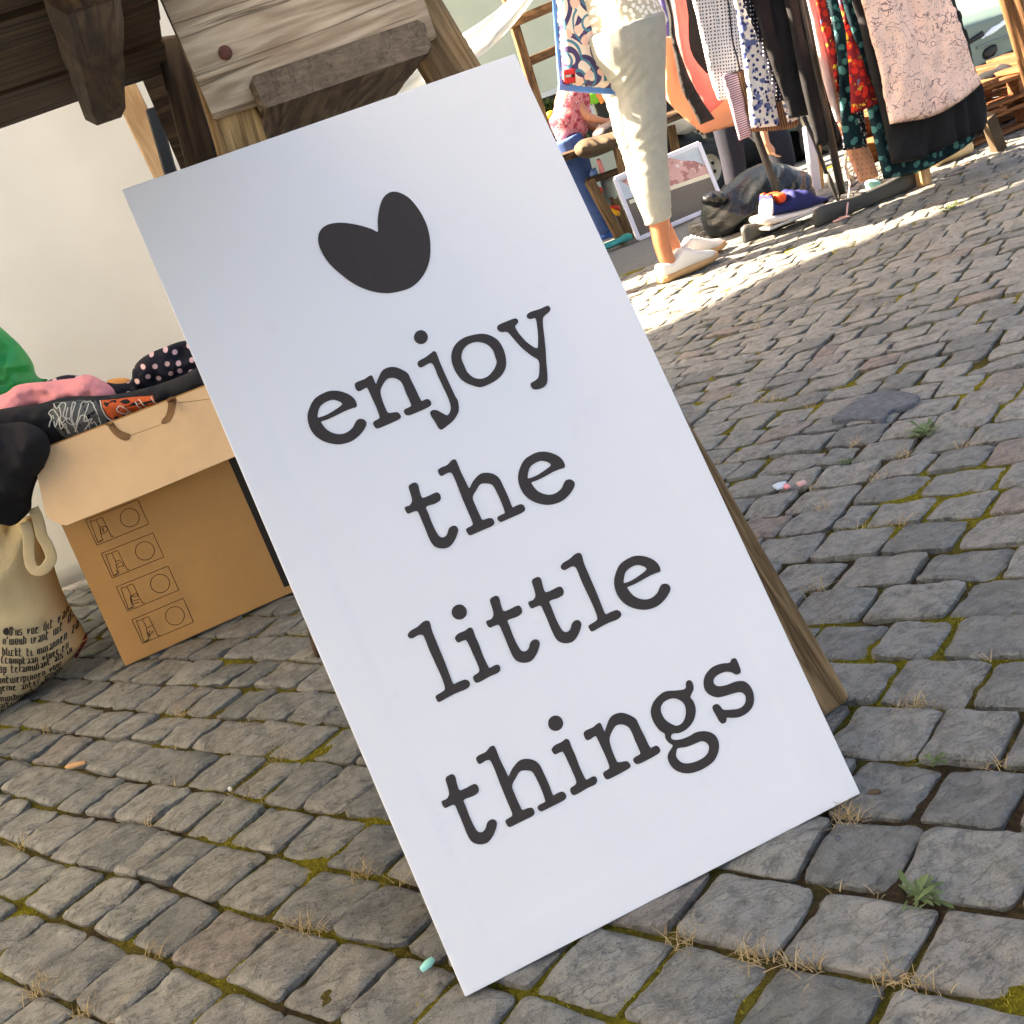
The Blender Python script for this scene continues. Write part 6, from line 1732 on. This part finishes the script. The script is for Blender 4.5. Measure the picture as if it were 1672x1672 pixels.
for a, b in (((1004, 292), (1141, 234)), ((1141, 234), (1180, 332)), ((1180, 332), (1043, 390)), ((1043, 390), (1004, 292))):
    beam('frame_bar', P(a[0], a[1], PY - .012), P(b[0], b[1], PY - .012), .03, .016, M['frame_white'], po_, up=(0, 1, 0) , bevel=.002, rough=.0005)
# chalk board with painted letters
cbd = empty('chalk_board', P(990, 200, 8.3), 'dark board with the painted coloured word ART above the far table', 'board')
puff('board', [(955, 130), (1080, 88), (1110, 190), (985, 232)], 8.3, .012, M['chalkboard'], cbd, .01, .04, sharp=True)
def painted(strokes, mat):
    vs, fs = [], []
    for ln in strokes:
        v, f = tube_geo([P(a, b, 8.28) for a, b in ln], .022, 8, .4)
        o = len(vs); vs += v; fs += [tuple(i + o for i in q) for q in f]
    return fuse('letter', [(vs, fs)], M[mat], cbd, .008, 1)
zc_ = lambda l: [(880 + a / 8.36, 100 + b / 8.36) for a, b in l]
painted([zc_([(705, 595), (712, 450), (735, 445), (800, 580)]), zc_([(708, 545), (780, 525)])], 'paint_green')
painted([zc_([(875, 570), (790, 450), (850, 420), (880, 460), (825, 500)]), zc_([(850, 480), (930, 520)])], 'paint_orange')
painted([zc_([(965, 500), (965, 410)]), zc_([(910, 420), (1020, 395)])], 'paint_yellow')
puffs('spot', 8.28, M['paint_orange'], zc_([(975, 570), (1000, 550), (1025, 565), (1020, 595), (990, 600)]), .01, parent=cbd, h=.012)
sun_ = puffs('yellow_parasol', 9.4, M['yellow_goods'], [(890, 186), (902, 180), (904, 190), (896, 196)], .06, 'sliver of something yellow left of the pink blouse', 'cloth', h=.02)

# white trailer with a small wheel
TRY = 10.4
tr = empty('parked_trailer', P(1150, 312, TRY), 'white rounded vehicle body with black tyre behind the framed poster', 'trailer')
puff('body', [(1040, 120), (1090, 140), (1125, 165), (1135, 195), (1128, 216), (1108, 220), (1085, 217), (1040, 205)], TRY + .2, .5, M['van_white'], tr, .25, .05)
puff('underside', [(1050, 215), (1130, 215), (1160, 225), (1330, 170), (1340, 250), (1200, 290), (1150, 300), (1080, 260)], TRY + .5, .3, M['car_dark'], tr, .2, .06)
def wheel(parent, c, r, ax, w=.16):
    root = bpy.data.objects.new('wheel', None); COL.objects.link(root); root.location = c
    root.parent = parent; root.matrix_parent_inverse = wmat(parent).inverted()
    ax = Vector(ax).normalized(); up_ = Vector((0, 0, 1)); sd = ax.cross(up_)
    def lathe(nm, prof, mat):
        n = 32; vs, fs = [], []
        for (rr, a) in prof:
            for k in range(n):
                t = 2 * math.pi * k / n
                vs.append(Vector(c) + ax * a + (sd * math.cos(t) + up_ * math.sin(t)) * rr)
        for i in range(len(prof) - 1):
            for k in range(n): fs.append((i * n + k, i * n + (k + 1) % n, (i + 1) * n + (k + 1) % n, (i + 1) * n + k))
        return centred(nm, vs, fs, mat, root)
    lathe('tyre', [(r * .58, w / 2), (r * .7, w / 2 + .01), (r * .92, w / 2), (r, w / 3), (r, -w / 3), (r * .92, -w / 2), (r * .58, -w / 2)], M['tyre'])
    lathe('rim', [(r * .60, w / 2 - .004), (r * .55, w / 2 - .008), (r * .5, w / 2 - .04), (r * .3, w / 2 - .03), (r * .12, w / 2), (0.002, w / 2)], M['rim'])
    for k in range(5):
        t = 2 * math.pi * k / 5
        tube('wheel_nut', [Vector(c) + ax * (w / 2 - .035) + (sd * math.cos(t) + up_ * math.sin(t)) * r * .28, Vector(c) + ax * (w / 2 - .005) + (sd * math.cos(t) + up_ * math.sin(t)) * r * .28], .018, M['car_dark'], root, 6)
    return root
wheel(tr, P(1152, 277, TRY - .1), .25, (.25, -1, 0))
wheel(tr, P(1340, 225, TRY - .1), .25, (.25, -1, 0))

# grey green car, front corner to the camera
CY = 9.0
car = empty('parked_car', (P(1640, 110, CY).x, CY + 1, road_z(CY)), 'grey green car with a clear headlight behind the clothes rack', 'car')
cz = road_z(CY)
c0 = P(1540, 90, CY)
xL = c0.x - .9; xR = P(1672, 60, CY).x + .5
def cp_(px, py): q = P(px, py, CY); return (q.x, q.z)
def car_sec(y, zs_, xs_): return [(x, y, z) for x, z in zip(xs_, zs_)]
# body as a loft front to back: sections are (y, half width, sill z, shoulder z, roof z)
xc = (xL + xR) / 2; hw2 = (xR - xL) / 2
secs = [(CY, .80, .22, .60, .66), (CY + .12, .92, .18, .68, .74), (CY + .5, .98, .18, .80, .84), (CY + 1.1, 1.0, .18, .90, .96), (CY + 1.4, 1.0, .18, .93, 1.1), (CY + 2.0, 1.0, .18, .95, 1.42), (CY + 3.0, 1.0, .18, .96, 1.45), (CY + 3.8, .98, .2, .95, 1.1), (CY + 4.1, .9, .25, .8, .85)]
vs, fs = [], []
for (y, w, z0, z1, z2) in secs:
    prof = [(-1, z0), (-1.0, (z0 + z1) / 2), (-.97, z1), (-.78, z1 + (z2 - z1) * .85), (-.6, z2), (0, z2 + .02), (.6, z2), (.78, z1 + (z2 - z1) * .85), (.97, z1), (1.0, (z0 + z1) / 2), (1, z0)]
    for a, z in prof: vs.append(Vector((xc + a * w * hw2, y, cz + z)))
n = 11
for i in range(len(secs) - 1):
    for k in range(n - 1): fs.append((i * n + k, i * n + k + 1, (i + 1) * n + k + 1, (i + 1) * n + k))
    fs.append((i * n + n - 1, i * n, (i + 1) * n, (i + 1) * n + n - 1))
fs.append(tuple(range(n))[::-1]); fs.append(tuple(range((len(secs) - 1) * n, len(secs) * n)))
body = fuse('body', [(vs, fs)], M['car_green'], car, .03, 3)
puff('headlight', [(1597, 66), (1612, 48), (1630, 36), (1645, 26), (1646, 36), (1632, 48), (1618, 58)], CY + .02, .05, M['lamp_glass'], car, .05, .02)
puff('grille', [(1580, 66), (1604, 50), (1608, 58), (1584, 72)], CY - .01, .03, M['car_dark'], car, .03, .02, sharp=True)
puff('fog_lamp_recess', [(1607, 82), (1626, 72), (1626, 88), (1608, 97)], CY - .01, .03, M['car_dark'], car, .03, .02)
puff('bumper_trim', [(1590, 112), (1665, 78), (1690, 80), (1690, 100), (1592, 128)], CY - .01, .06, M['car_dark'], car, .04, .03)
beam('bumper_crease', P(1595, 78, CY - .01), P(1650, 58, CY - .01), .02, .02, M['car_green'], car)
beam('windscreen', (xc - hw2 * .8, CY + 1.36, cz + .99), (xc + hw2 * .8, CY + 1.36, cz + .99), .5, .02, M['dark_glass'], car, up=(0, -.5, .6))
beam('wiper', (xc - .1, CY + 1.08, cz + 1.0), (xc + .5, CY + 1.06, cz + 1.03), .02, .02, M['car_dark'], car)
wheel(car, (xc - hw2 * .98, CY + .85, cz + .3), .3, (-1, 0, 0), .2)
wheel(car, (xc + hw2 * .98, CY + .85, cz + .3), .3, (1, 0, 0), .2)
wheel(car, (xc - hw2 * .98, CY + 3.3, cz + .3), .3, (-1, 0, 0), .2)
wheel(car, (xc + hw2 * .98, CY + 3.3, cz + .3), .3, (1, 0, 0), .2)

bpy.data.scenes.remove(WORK)
